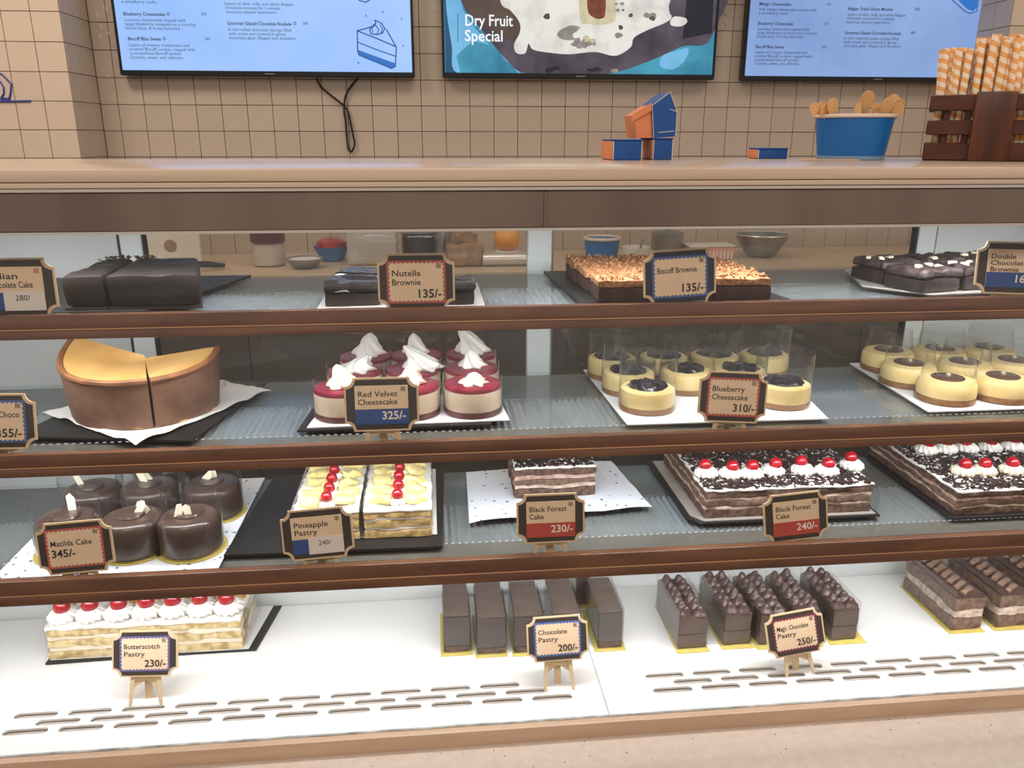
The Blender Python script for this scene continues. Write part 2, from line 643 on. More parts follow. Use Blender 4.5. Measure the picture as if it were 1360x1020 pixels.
def text_mesh(s, size, m, bold=0.0, align='LEFT', width=None, shear=0.0, spacing=1.0):
    cu = bpy.data.curves.new('lettering', 'FONT')
    cu.body = s
    cu.size = size
    cu.align_x = align
    cu.offset = bold
    cu.shear = shear
    cu.space_character = spacing
    cu.resolution_u = 2
    cu.fill_mode = 'FRONT'
    ob = bpy.data.objects.new('lettering', cu)
    COL.objects.link(ob)
    dg = bpy.context.evaluated_depsgraph_get()
    me = bpy.data.meshes.new_from_object(ob.evaluated_get(dg))
    bpy.data.objects.remove(ob)
    bpy.data.curves.remove(cu)
    k = 1.0
    if width and len(me.vertices):
        xs = [v.co.x for v in me.vertices]
        k = width / max(1e-6, max(xs) - min(xs))
    for v in me.vertices:
        v.co = Vector((v.co.x * k, 0, v.co.y))
    me.materials.clear()
    me.materials.append(MATS[m])
    me.update()
    return me


# ------------------------------------------------------------------ key heights and depths (metres)
ZT = 1.409            # top of the stone counter slab
RT = (1.223, 1.027, 0.832)   # tops of the three shelf rails
RB = (1.190, 0.994, 0.792)   # their lower edges
S1, S2, S3 = 1.212, 1.016, 0.821   # shelf glass
ZD = 0.532            # white deck
XL, XR = -0.98, 1.30  # ends of the case
YB = 0.385            # rear of the shelves
YW = 2.448            # tiled wall
YP = 2.19             # tiled pillars in front of it


# ================================================================== THE SETTING
def struct(o):
    o['kind'] = 'structure'
    return o


struct(MB().box(-3.2, 4.2, -3.0, 2.9, -0.05, 0.0).build('floor', 'floor_tile'))

wall = struct(MB().box(-1.75, 2.95, YW + 0.006, YW + 0.12, 0.0, 3.0).build('wall_back', 'grout'))
pcl = atY(108, 208, YP).x       # corner of the left pillar
pcr = atY(1337, 60, YP).x       # corner of the right pillar
wl = struct(MB().box(pcl - 1.0, pcl - 0.003, YP + 0.006, YW + 0.1, 0.0, 3.0).build('wall_left', 'grout'))
wr = struct(MB().box(pcr + 0.003, pcr + 1.0, YP + 0.006, YW + 0.1, 0.0, 3.0).build('wall_right', 'grout'))

TS, TZ = 0.1, 0.1005
t0 = atY(200.6, 208.5, YW)


def tile_mesh(name, w, h, m):
    return MB().box(0.0011, w - 0.0011, -0.004, 0.005, 0.0011, h - 0.0011, bev=0.0007).mesh(name, m, 30)


tm = tile_mesh('tile', TS, TZ, 'tile')
k0 = math.floor((pcl - t0.x) / TS)
low = MB()
for k in range(k0, int((pcr - t0.x) / TS) + 2):
    x = t0.x + k * TS
    x0, x1 = max(x, pcl + 0.002), min(x + TS, pcr - 0.002)
    if x1 - x0 < 0.012:
        continue
    for j in range(-5, 9):
        z = t0.z + j * TZ
        full = abs((x1 - x0) - TS) < 1e-6
        if 0 <= j <= 6:
            me = tm if full else tile_mesh('tile', x1 - x0, TZ, 'tile')
            put('tile', me, wall, (x0, YW, z))
        else:
            low.box(x0 + .0012, x1 - .0012, YW - .006, YW + .004, z + .0012, z + TZ - .0012)
tag(low.build('tile', 'tile', wall), kind='stuff')
# pillar tiles: front faces and the returns towards the wall
tp = tile_mesh('tile', TS, TZ, 'tile_pillar_lit')
zp = atY(60, 210, YP).z
for j in range(-1, 7):
    for k in range(1, 7):
        put('tile', tp, wl, (pcl - k * TS, YP, zp + j * TZ))
    for k in range(0, 5):
        put('tile', tp, wr, (pcr + k * TS, YP, zp + j * TZ))
    for i, (a, b) in enumerate(((0.0, TS), (TS, 2 * TS), (2 * TS, YW - YP - 0.008))):
        me = tile_mesh('tile', b - a, TZ, 'tile')
        put('tile', me, wl, (pcl - 0.003, YP + 0.006 + a, zp + j * TZ), (0, 0, R(90)))
        put('tile', me, wr, (pcr + 0.003, YP + 0.006 + b, zp + j * TZ), (0, 0, R(-90)))

# blue drawing on the pillar tiles, white scribbles on the wall tiles
dr = MB()


def stroke(mb, pts, Y, r, closed=False):
    P = [atY(x, y, Y) for x, y in pts]
    mb.tube(P, r, 5, closed)


stroke(dr, [(-12, 92), (2, 98), (12, 108), (15, 112), (14, 124), (12, 133)], YP - .0065, .003)
stroke(dr, [(-10, 104), (0, 108), (5, 116), (5, 124), (1, 131)], YP - .0065, .0028)
stroke(dr, [(-20, 134.5), (14, 134.5), (41, 134)], YP - .0065, .0036)
for i in range(4):
    stroke(dr, [(1 + 3 * i, 133), (2.5 + 3 * i, 129.5), (4 + 3 * i, 133)], YP - .0065, .002)
dr.build('line_drawing', 'doodle_blue', wl)
dw = MB()
for (cx, cy, s) in ((575, 10, 9), (573, 24, 6), (140, 12, 8), (135, 35, 6), (133, 48, 5), (145, 45, 5), (146, 85, 5), (143, 100, 4),
                    (963, 15, 7), (964, 32, 5), (568, 96, 4), (130, 20, 5), (1063, 112, 4), (966, 48, 3)):
    a = random.random() * 6
    pts = [(cx + s * .5 * math.cos(a + t * .8) * (1 - .05 * t), cy + s * .7 * math.sin(a * 1.3 + t * 1.1)) for t in range(8)]
    stroke(dw, pts, YW - .0062, .0011)
dw.build('line_drawing', 'doodle', wall)

# service counter behind the case
bc = thing('service_counter', 'long low service counter along the tiled wall seen through the case', 'counter', (0.5, 1.9, 0))
MB().box(pcl + 0.01 - 0.5, pcr - 0.01 - 0.5, -0.03, 0.535, 0.94, 0.97, bev=.004).build('worktop', 'back_top', bc)
for i in range(6):
    cw = (pcr - pcl - .03) / 6
    a = pcl + .015 - 0.5 + i * cw
    MB().box(a, a + cw - .004, 0.0, 0.53, 0.0, 0.938, bev=.004).build('cabinet_front', 'back_cabinet', bc)

# ================================================================== DISPLAY CASE
case = thing('display_case', 'long glass fronted refrigerated bakery display case with steel fascia', 'display case', (0, 0, 0))
# plinth, ledge, lip
MB().box(XL, XR, 0.0, 0.42, 0.0, 0.44, bev=.004).build('plinth', 'white_panel', case)
MB().box(XL, XR, -0.17, -0.012, 0.44, 0.503, bev=.004).build('ledge', 'ledge', case)
sp = MB()
for i in range(160):
    x, y, r = random.uniform(-.75, 1.1), random.uniform(-.165, -.02), random.uniform(.0006, .0016)
    sp.lathe([(r, 0), (r * .8, .0003)], 6, (x, y, .5029))
tag(sp.build('stone_fleck', 'speck', case), kind='stuff')
MB().box(XL, XR, -0.016, 0.0, 0.44, 0.531, bev=.0025, seg=2).build('lip', 'lip', case)
pts = []
for i in range(90):
    x = XL + (XR - XL) * i / 89
    pts.append((x, -0.0015 + noise.noise(Vector((x * 14, 0, 0))) * .0012, 0.5315 + noise.noise(Vector((x * 23, 5, 0))) * .0008))
MB().tube(pts, 0.0022, 6).build('silicone_bead', 'silicone', case)

# deck in two panels with three rows of air slots cut through
SEAM = 0.272


def slot_poly(cx, cy, L, w, n=5):
    p = []
    for k in range(n + 1):
        a = -PI / 2 + PI * k / n
        p.append((cx + L / 2 - w / 2 + w / 2 * math.cos(a), cy + w / 2 * math.sin(a)))
    for k in range(n + 1):
        a = PI / 2 + PI * k / n
        p.append((cx - L / 2 + w / 2 + w / 2 * math.cos(a), cy + w / 2 * math.sin(a)))
    return p


ROWS = (0.092, 0.072, 0.0525)


def deck_panel(x0, x1, slots):
    """flat plate triangulated around its slots, with slot walls"""
    bm = bmesh.new()
    zt, zb = ZD, ZD - 0.004
    y0, y1 = 0.0, 0.384

    def strip(ya, yb, holes, w):
        # between ya..yb, holes sorted by x; build top faces left to right
        xs = x0
        yc = (ya + yb) / 2
        def V(x, y, z=zt):
            return bm.verts.new((x, y, z))
        for cx, L in holes:
            pol = slot_poly(cx, yc, L, w)
            xm = cx
            n = len(pol)
            # left half of the frame: corner points to slot outline
            r = pol[:n // 2]; l = pol[n // 2:]
            a, b = cx - L / 2 - 0.0068, cx + L / 2 + 0.0068
            bm.faces.new([V(xs, ya), V(a, ya), V(a, yb), V(xs, yb)]) if a - xs > 1e-5 else None
            # right half
            bm.faces.new([V(b, ya), V(b, yb), V(xm, yb), V(xm, yc + w / 2)] + [V(*p) for p in reversed(r)] + [V(xm, yc - w / 2), V(xm, ya)])
            bm.faces.new([V(a, yb), V(a, ya), V(xm, ya), V(xm, yc - w / 2)] + [V(*p) for p in reversed(l)] + [V(xm, yc + w / 2), V(xm, yb)])
            full = pol
            for i in range(n):
                p, q = full[i], full[(i + 1) % n]
                bm.faces.new([V(p[0], p[1]), V(q[0], q[1]), V(q[0], q[1], zb), V(p[0], p[1], zb)])
            xs = b
        bm.faces.new([V(xs, ya), V(x1, ya), V(x1, yb), V(xs, yb)])
    w = 0.0138
    bounds = [0.0, (ROWS[2] + ROWS[1]) / 2 - .0, (ROWS[1] + ROWS[0]) / 2, y1]
    strip_edges = [(ROWS[2] - .0097, ROWS[2] + .0097), (ROWS[1] - .0098, ROWS[1] + .0098), (ROWS[0] - .01, ROWS[0] + .01)]
    strip(0.0, strip_edges[0][0], [], w)
    strip(*strip_edges[0], slots[2], w)
    strip(strip_edges[0][1], strip_edges[1][0] if strip_edges[1][0] > strip_edges[0][1] else strip_edges[0][1] + 1e-5, [], w)
    strip(*strip_edges[1], slots[1], w)
    strip(*strip_edges[2], slots[0], w)
    strip(strip_edges[2][1], y1, [], w)
    # underside and rim
    vs = [bm.verts.new(c) for c in ((x0, y0, zb), (x1, y0, zb), (x1, y1, zb), (x0, y1, zb), (x0, y0, zt), (x1, y0, zt), (x1, y1, zt), (x0, y1, zt))]
    for f in ((0, 4, 5, 1), (1, 5, 6, 2), (2, 6, 7, 3), (3, 7, 4, 0)):
        bm.faces.new([vs[i] for i in f])
    bmesh.ops.remove_doubles(bm, verts=bm.verts, dist=1e-6)
    me = bpy.data.meshes.new('deck_panel')
    bmesh.ops.triangulate(bm, faces=[f for f in bm.faces if len(f.verts) > 4])
    for f in bm.faces:
        if abs(f.normal.z) > .9 and f.calc_center_median().z > ZD - .001 and f.normal.z < 0:
            f.normal_flip()
    bm.to_mesh(me)
    bm.free()
    me.materials.append(MATS['deck'])
    return put('deck_panel', me, case)


PITCH = 0.0856
lslots = [[(x0 + i * PITCH, 0.070) for i in range(n)] for x0, n in ((-.673, 10), (-.630, 10), (-.672, 11))]
rslots = [[(x0 + i * PITCH, 0.070) for i in range(n)] for x0, n in ((.392, 10), (.437, 9), (.395, 10))]
deck_panel(XL, SEAM - .0006, lslots)
deck_panel(SEAM + .0006, XR, rslots)
MB().box(XL, XR, 0.002, 0.384, 0.47, 0.5255).build('drip_pan', 'deck_pan', case)

# rear wall of the case: white lower panel, end panels, stiles, sliding glass, gaskets
rx = [atY(x, 320, .39).x for x in (160, 193, 700, 737, 1213, 1240)]
ZG = 0.80
MB().box(XL, XR, .386, .40, 0.44, ZG, bev=.002).build('rear_panel', 'white_panel', case)
MB().box(XL, rx[0] - .004, .386, .40, ZG + .001, 1.334, bev=.002).build('rear_panel', 'white_panel', case)
MB().box(rx[5] + .002, XR, .386, .40, ZG + .001, 1.334, bev=.002).build('rear_panel', 'white_panel', case)
MB().box(rx[0] - .004, rx[0], .385, .399, ZG + .001, 1.334).build('gasket', 'gasket', case)
MB().box(rx[0], rx[1] - .004, .383, .40, ZG + .001, 1.334, bev=.002).build('stile', 'white_stile', case)
MB().box(rx[1] - .004, rx[1], .384, .40, ZG + .001, 1.334).build('gasket', 'gasket', case)
MB().box(rx[2], rx[3] - .006, .383, .40, ZG + .001, 1.334, bev=.002).build('stile', 'white_stile', case)
MB().box(rx[3] - .006, rx[3] - .003, .384, .40, ZG + .001, 1.334).build('gasket', 'alu', case)
MB().box(rx[4], rx[4] + .005, .384, .40, ZG + .001, 1.334).build('gasket', 'gasket', case)
MB().box(rx[4] + .005, rx[5], .383, .40, ZG + .001, 1.334, bev=.002).build('stile', 'white_stile', case)
MB().box(rx[5], rx[5] + .002, .385, .40, ZG + .001, 1.334).build('gasket', 'alu', case)
MB().box(rx[1], rx[2], .392, .396, ZG + .001, 1.334).build('rear_glass', 'rear_glass', case)
MB().box(rx[3] - .003, rx[4], .392, .396, ZG + .001, 1.334).build('rear_glass', 'rear_glass', case)
# end panels, head, fascia in two lengths, trim
MB().box(XL - .02, XL, 0.0, .40, 0.44, 1.334, bev=.002).build('end_panel', 'white_panel', case)
MB().box(XR, XR + .02, 0.0, .40, 0.44, 1.334, bev=.002).build('end_panel', 'white_panel', case)
MB().box(XL, XR, 0.0, .40, 1.335, 1.380).build('head', 'white_panel', case)
fx = atY(724, 275, -.01).x
MB().box(XL, fx - .001, -.012, -.001, 1.332, 1.381, bev=.0015).build('fascia', 'steel', case)
MB().box(fx + .001, XR, -.012, -.001, 1.332, 1.381, bev=.0015).build('fascia', 'steel', case)
MB().box(fx - .002, fx + .002, -.0135, -.012, 1.333, 1.3795).build('fascia_joint', 'steel', case)
MB().box(XL, XR, -.0145, -.001, 1.3285, 1.332).build('fascia_edge', 'trim_alu', case)
MB().box(XL, XR, -.016, -.001, 1.3815, 1.3855).build('fascia_edge', 'trim_alu', case)
MB().box(XL, XR, -.0075, -.0035, 0.533, 1.328).build('front_glass', 'front_glass', case)

# stone slab on top
slab = thing('counter_slab', 'pale beige laminated stone slab on top of the display case', 'countertop', (0, 0, 0))
MB().box(XL - .02, XR + .02, -.018, .46, 1.3935, ZT, bev=.002, seg=2).build('slab_top', 'slab', slab)
MB().box(XL - .02, XR + .02, -.0165, .45, 1.3925, 1.3935).build('slab_joint', 'slab_line', slab)
MB().box(XL - .02, XR + .02, -.018, .45, 1.386, 1.3925, bev=.001).build('slab_base', 'slab', slab)


# shelves
def shelf(i, label):
    zt, zb, zg = RT[i], RB[i], (S1, S2, S3)[i]
    t = thing('glass_shelf', label, 'shelf', (0, 0, 0), group='shelves of the display case')
    hgt = zt - zb
    zl = zb + hgt * 0.40
    MB().box(XL + .002, XR - .002, 0.0, 0.013, zl + .0012, zt, bev=.0012, seg=2).build('rail', 'rail', t)
    MB().box(XL + .002, XR - .002, -.0012, 0.012, zl - .0007, zl + .0009, bev=.0003).build('rail_bead', 'rail_line', t)
    MB().box(XL + .002, XR - .002, -.0008, 0.013, zb, zl - .0012, bev=.0012, seg=2).build('rail', 'rail', t)
    MB().box(XL + .002, XR - .002, 0.0132, 0.38, zg - .006, zg).build('glass_plate', 'shelf_glass', t)
    MB().box(XL + .002, XR - .002, 0.046, 0.088, zg - .016, zg - .0065, bev=.001).build('lamp_profile', 'alu', t)
    # plate behind the lamp profile; its added flutes imitate streaks of lamp light
    fl = MB()
    x = XL + .004
    vs, fs = [], []
    n = int((XR - XL - .008) / .0055)
    for q in range(n + 1):
        z = zg - .0092 + (.0022 if q % 2 else -.0016)
        xx = XL + .004 + q * .0055
        vs += [(xx, .0885, z), (xx, .236, z), (xx, .236, zg - .014), (xx, .0885, zg - .014)]
    for q in range(n):
        a, b = q * 4, q * 4 + 4
        fs += [(a, b, b + 1, a + 1), (a + 3, a + 2, b + 2, b + 3), (a, a + 3, b + 3, b), (a + 1, b + 1, b + 2, a + 2)]
    fl.add(vs, fs)
    fl.build('streak_flutes', 'diffuser', t, smooth=0)
    MB().box(XL + .002, XR - .002, 0.2365, 0.38, zg - .014, zg - .0065, bev=.001).build('rear_plate', 'shelf_plate', t)
    ch = MB()
    q = XL + .02
    while q < XR - .02:
        ch.box(q, q + .005, .060, .065, zg - .0178, zg - .0162)
        q += .0165
    tag(ch.build('lamp_chips', 'led', t), kind='stuff')
    ch = MB()
    q = XL + .02
    while q < XR - .02:
        ch.box(q, q + .0045, .0868, .0892, zg - .0066, zg - .0061)
        q += .0110
    tag(ch.build('edge_chips', 'led_soft', t), kind='stuff')
    area_light('shelf_lamp', ((XL + XR) / 2, .075, zg - .019), XR - XL - .1, .02, (3.9, 4.4, 5.4)[i], COOL, (R(24), 0, 0), 150, t)
    return t


shelf(0, 'topmost brown-railed glass shelf, carrying the brownies and the dark chocolate cake')
shelf(1, 'middle brown-railed glass shelf, carrying the round cheesecakes')
shelf(2, 'lowest brown-railed glass shelf, carrying the black forest and pineapple cakes')
head_lamp = thing('head_lamp', 'slim white lamp strip under the steel fascia above the top shelf', 'lamp', (0, 0.06, 1.334))
MB().box(XL + .05, XR - .05, -.012, .012, -.009, -.0005, bev=.001).build('lamp_body', 'white_stile', head_lamp)
tag(MB().box(XL + .06, XR - .06, -.004, .004, -.0105, -.0091).build('lamp_chips', 'led', head_lamp), kind='stuff')
area_light('shelf_lamp', ((XL + XR) / 2, .0, -.012), XR - XL - .1, .02, 6.2, COOL, (R(24), 0, 0), 150, head_lamp)


# ================================================================== SCREENS ON THE WALL
YS = YW - 0.055
emit_noise('screen_blue', (150, 190, 252), (172, 206, 255), 1.6, s=1.0)
emit_noise('screen_blue_dim', (124, 154, 208), (150, 182, 230), 1.6, s=1.0)
emit_mat('screen_ink', (40, 52, 92), 0.6)
emit_mat('screen_line', (42, 92, 160), 1.0)
emit_mat('screen_fill', (44, 112, 196), 1.0)
emit_mat('screen_white', (244, 246, 250), 1.0)
emit_noise('photo_teal', (34, 112, 146), (70, 162, 190), 5, s=0.9)
emit_noise('photo_sky', (96, 168, 214), (120, 190, 232), 5, s=0.95)
emit_noise('photo_navy', (18, 66, 104), (28, 84, 124), 5, s=0.9)
emit_noise('photo_bowl', (58, 52, 66), (94, 84, 98), 9, s=0.85)
emit_noise('photo_bowl_brown', (96, 78, 66), (72, 60, 58), 7, s=0.85)
emit_noise('photo_cream', (234, 232, 224), (204, 200, 196), 10, lo=.45, hi=.7, s=0.95)
emit_noise('photo_yellow', (222, 212, 178), (200, 188, 150), 20, s=0.9)
emit_noise('photo_nut', (140, 62, 40), (96, 40, 28), 40, s=0.85)
emit_noise('photo_grey', (130, 122, 118), (168, 160, 154), 30, s=0.85)
emit_mat('photo_dark', (22, 24, 44), 0.8)


def television(label, pbl, pbr, mscreen, above=0.62):
    a, b = atY(pbl[0], pbl[1], YS), atY(pbr[0], pbr[1], YS)
    w = b.x - a.x
    h = w * 0.565
    zb = (a.z + b.z) / 2
    t = thing('television', label, 'television', (a.x + w / 2, YS, zb), group='televisions on the tiled wall')
    MB().box(-w / 2, w / 2, 0.002, 0.040, 0, h, bev=.004).build('housing', 'black_plastic', t)
    be = MB()
    be.box(-w / 2, w / 2, -.006, .003, 0, .019, bev=.002)
    be.box(-w / 2, w / 2, -.006, .003, h - .010, h, bev=.002)
    be.box(-w / 2, -w / 2 + .010, -.006, .003, .017, h - .008, bev=.002)
    be.box(w / 2 - .010, w / 2, -.006, .003, .017, h - .008, bev=.002)
    be.build('bezel', 'black_plastic', t)
    MB().box(-.16, .16, .040, .0485, h * .3, h * .7).build('wall_mount', 'black_matte', t)
    MB().box(-.020, .020, -.0068, -.006, .0065, .011).build('maker_mark', 'alu', t)
    sc = MB().box(-w / 2 + .009, w / 2 - .009, -.001, .002, .018, h - .009).build('screen', mscreen, t)
    return t, sc, a.x + w / 2, zb


def on_screen(sc, ox, oz, s, px, py, cap, m, bold=0.0, end=None, layer=.0016, spacing=1.0):
    """lettering whose baseline starts at a pixel, cap height in pixels"""
    p = atY(px, py, YS)
    k = (atY(px, py - cap, YS).z - p.z) / 0.70
    wd_ = (atY(end, py, YS).x - p.x) if end else None
    me = text_mesh(s, k, m, bold * k, width=wd_, spacing=spacing)
    put('lettering', me, sc, (p.x - ox, -layer, p.z - oz))


def screen_poly(sc, ox, oz, pts, m, layer, name):
    if name == 'picture' and m in ('photo_cream', 'photo_nut', 'photo_grey', 'photo_yellow', 'photo_sky', 'photo_bowl'):
        n_ = len(pts)
        sm = []
        for i in range(n_):
            p0, p1, p2, p3 = pts[i - 1], pts[i], pts[(i + 1) % n_], pts[(i + 2) % n_]
            for k in range(5):
                t_ = k / 5
                sm.append(tuple(0.5 * (2 * p1[a] + (-p0[a] + p2[a]) * t_ + (2 * p0[a] - 5 * p1[a] + 4 * p2[a] - p3[a]) * t_ ** 2 + (-p0[a] + 3 * p1[a] - 3 * p2[a] + p3[a]) * t_ ** 3) for a in (0, 1)))
        pts = sm
    P = [atY(x, y, YS) for x, y in pts]
    mb = MB()
    mb.prism([(p.x - ox, p.z - oz) for p in P], -layer, -layer + .0002)
    return mb.build(name, m, sc, smooth=0)


def screen_line(sc, ox, oz, pts, wpx, m, name, closed=False, layer=.0018):
    P = [atY(x, y, YS) for x, y in pts]
    mb = MB()
    hw = wpx * .0033 / 2
    n = len(P)
    for i in range(n if closed else n - 1):
        a, b = P[i], P[(i + 1) % n]
        d = Vector((b.x - a.x, 0, b.z - a.z)).normalized()
        nn = Vector((-d.z, 0, d.x)) * hw
        e = d * hw * .6
        q = [a - e + nn, b + e + nn, b + e - nn, a - e - nn]
        mb.prism([(v.x - ox, v.z - oz) for v in q], -layer, -layer + .0002)
    return mb.build(name, m, sc, smooth=0)


# left menu screen
t, sc, ox, oz = television('menu television with cake slice drawing, leftmost of the three screens', (161, 103), (551, 100), 'screen_blue')
for (s, px, py, cap, b, e) in (
    ('a strawberry coulis.', 162, 4, 4.2, 0, 208),
    ('Blueberry Cheesecake', 164, 20.5, 4.6, .02, 219), ('350', 267, 20.5, 4, 0, 274),
    ('Luscious cheesecake topped with', 165.5, 28, 4.2, 0, 246), ('tangy blueberry compote on a crunchy', 166, 33.5, 4.2, 0, 260), ('biscuit base. A fruity favourite.', 167, 39, 4.2, 0, 240),
    ('Biscoff Bliss Sweet', 170, 53.5, 4.6, .02, 214), ('360', 272, 53.5, 4, 0, 279),
    ('Layers of creamy cheesecake and', 171, 61.5, 4.2, 0, 251), ('crushed Biscoff cookies, topped with', 172, 67, 4.2, 0, 259), ('a caramelised Biscoff spread.', 173, 72.5, 4.2, 0, 241), ('Crunchy, sweet, and addictive.', 173, 78, 4.2, 0, 244),
    ('Layers of dark, milk, and white Belgian', 298, 6.5, 4.2, 0, 389), ('chocolate mousse for a velvety,', 299, 12, 4.2, 0, 373), ('luxurious dessert experience.', 300, 17.5, 4.2, 0, 368),
    ('Gourmet Glazed Chocolate Roulade', 302, 33, 4.6, .02, 387), ('380', 402, 33, 4, 0, 409),
    ('A rich rolled chocolate sponge filled', 303, 41, 4.2, 0, 387), ('with cream and covered in glossy', 304, 46.5, 4.2, 0, 380), ('chocolate glaze. Elegant and decadent.', 304, 52, 4.2, 0, 393)):
    on_screen(sc, ox, oz, s, px, py, cap, 'screen_ink', b, e)
for px, py in ((222, 20), (217, 53), (390, 32.5)):
    screen_line(sc, ox, oz, [(px, py), (px + 3, py), (px + 3, py - 3), (px, py - 3)], .6, 'screen_ink', 'veg_mark', True)
screen_poly(sc, ox, oz, [(474.5, 66), (524.5, 84), (524, 90), (518, 91), (476, 74)], 'screen_fill', .0016, 'drawing')
for pts, w, cl in (([(474.5, 41), (475, 68), (477, 72), (520, 91), (525, 88), (526.5, 63), (513, 39)], 1.5, False), ([(474.5, 41), (493, 36)], 1.5, False), ([(474.5, 41), (500, 51), (525.5, 62)], 1.5, False),
                   ([(475, 56), (500, 66), (526, 75)], 1.3, False), ([(491, 40), (493, 45), (500, 46), (508, 44), (511, 38), (507, 31), (500, 28), (498, 27), (499, 31), (493, 36)], 1.4, True),
                   ([(495, 43), (494, 37), (499, 33)], 1.1, False), ([(501, 45), (503, 39), (499, 34)], 1.1, False), ([(506, 44), (508, 38), (505, 33)], 1.1, False),
                   ([(486, 20), (487, 22)], 1.2, False), ([(508, 15), (509, 17)], 1.2, False), ([(533, 24), (534, 26)], 1, False), ([(535, 60), (536, 62)], 1, False), ([(475, 83), (477, 84)], 1.2, False),
                   ([(474, -2), (478, 1), (486, 3), (491, 0)], 1.4, False)):
    screen_line(sc, ox, oz, pts, w, 'screen_line', 'drawing', cl)

# middle picture screen
t, sc, ox, oz = television('television showing an ice cream picture, middle of the three screens', (588, 103.5), (948, 105.5), 'photo_teal')
screen_poly(sc, ox, oz, [(588, -70), (594, -70), (592, 0), (600, 60), (608, 97), (592, 98)], 'photo_navy', .0012, 'picture')
screen_poly(sc, ox, oz, [(594, -70), (640, -70), (612, 0), (650, 60), (690, 98), (609, 98), (600, 60), (592, 0)], 'photo_sky', .0014, 'picture')
screen_poly(sc, ox, oz, [(628, 54), (650, 60), (690, 98), (612, 98), (606, 74)], 'photo_teal', .0015, 'picture')
screen_poly(sc, ox, oz, [(606, -70), (612, 0), (640, 40), (668, 74), (700, 98), (800, 99), (860, 82), (905, 62), (945, 48), (950, -70)], 'photo_bowl', .0016, 'picture')
screen_poly(sc, ox, oz, [(612, -70), (614, 0), (634, 30), (664, 46), (690, 60), (690, -70)], 'photo_bowl_brown', .0017, 'picture')
screen_poly(sc, ox, oz, [(916, -70), (910, 20), (906, 52), (945, 44), (952, -70)], 'photo_dark', .0018, 'picture')
cream = [(660, -70), (664, 0), (678, 14), (690, 30), (690, 44), (683, 58), (684, 68), (690, 72), (698, 70), (702, 58), (708, 66), (730, 70), (756, 72), (790, 69), (812, 74), (824, 72), (838, 62), (842, 50), (860, 40), (884, 30), (892, 22), (888, 8), (892, -70)]
screen_poly(sc, ox, oz, cream, 'photo_cream', .0019, 'picture')
screen_poly(sc, ox, oz, [(774, -40), (770, 24), (782, 32), (806, 32), (818, 20), (812, -40)], 'photo_yellow', .0020, 'picture')
screen_poly(sc, ox, oz, [(782, -30), (780, 10), (786, 22), (798, 25), (804, 16), (802, -30)], 'photo_nut', .0021, 'picture')
screen_poly(sc, ox, oz, [(740, 44), (746, 52), (762, 53), (766, 42), (770, 36), (756, 34)], 'photo_grey', .0020, 'picture')
screen_poly(sc, ox, oz, [(758, 58), (764, 62), (784, 61), (790, 52), (774, 54)], 'photo_grey', .0020, 'picture')
screen_poly(sc, ox, oz, [(890, 28), (892, 34), (904, 35), (912, 30), (910, 24), (896, 22)], 'photo_cream', .0020, 'picture')
screen_poly(sc, ox, oz, [(876, 84), (880, 90), (894, 92), (908, 82), (914, 70), (912, 64), (896, 68), (880, 74)], 'photo_sky', .0019, 'picture')
rg = random.Random(3)
for i in range(26):
    cx_, cy_ = rg.choice([(755, 44), (775, 58), (820, 40), (860, 20), (735, 25), (800, 50), (830, 12)])
    cx_ += rg.uniform(-16, 16); cy_ += rg.uniform(-9, 9)
    r_ = rg.uniform(1.5, 4.5)
    screen_poly(sc, ox, oz, [(cx_ + r_ * 1.3 * math.cos(a_) * rg.uniform(.7, 1.2), cy_ + r_ * math.sin(a_) * rg.uniform(.7, 1.2)) for a_ in (0, 1.05, 2.1, 3.1, 4.2, 5.2)], rg.choice(['photo_grey', 'photo_yellow', 'photo_bowl_brown', 'photo_grey', 'photo_cream']), .0021 + i * .00001, 'picture')
for i in range(12):
    cx_, cy_ = rg.uniform(720, 820), rg.uniform(82, 96)
    screen_poly(sc, ox, oz, [(cx_ + 7 * math.cos(a_) * rg.uniform(.6, 1.2), cy_ + 3.2 * math.sin(a_) * rg.uniform(.6, 1.2)) for a_ in (0, 1.05, 2.1, 3.1, 4.2, 5.2)], rg.choice(['photo_grey', 'photo_dark', 'photo_bowl']), .0019 + i * .00001, 'picture')
screen_line(sc, ox, oz, [(608, 18), (608, 56)], .8, 'photo_navy', 'picture_rule', layer=.0022)
on_screen(sc, ox, oz, 'Dry Fruit', 617, 34, 15, 'screen_white', .012, 680, .0026)
on_screen(sc, ox, oz, 'Special', 617, 54.5, 15, 'screen_white', .012, 667, .0026)

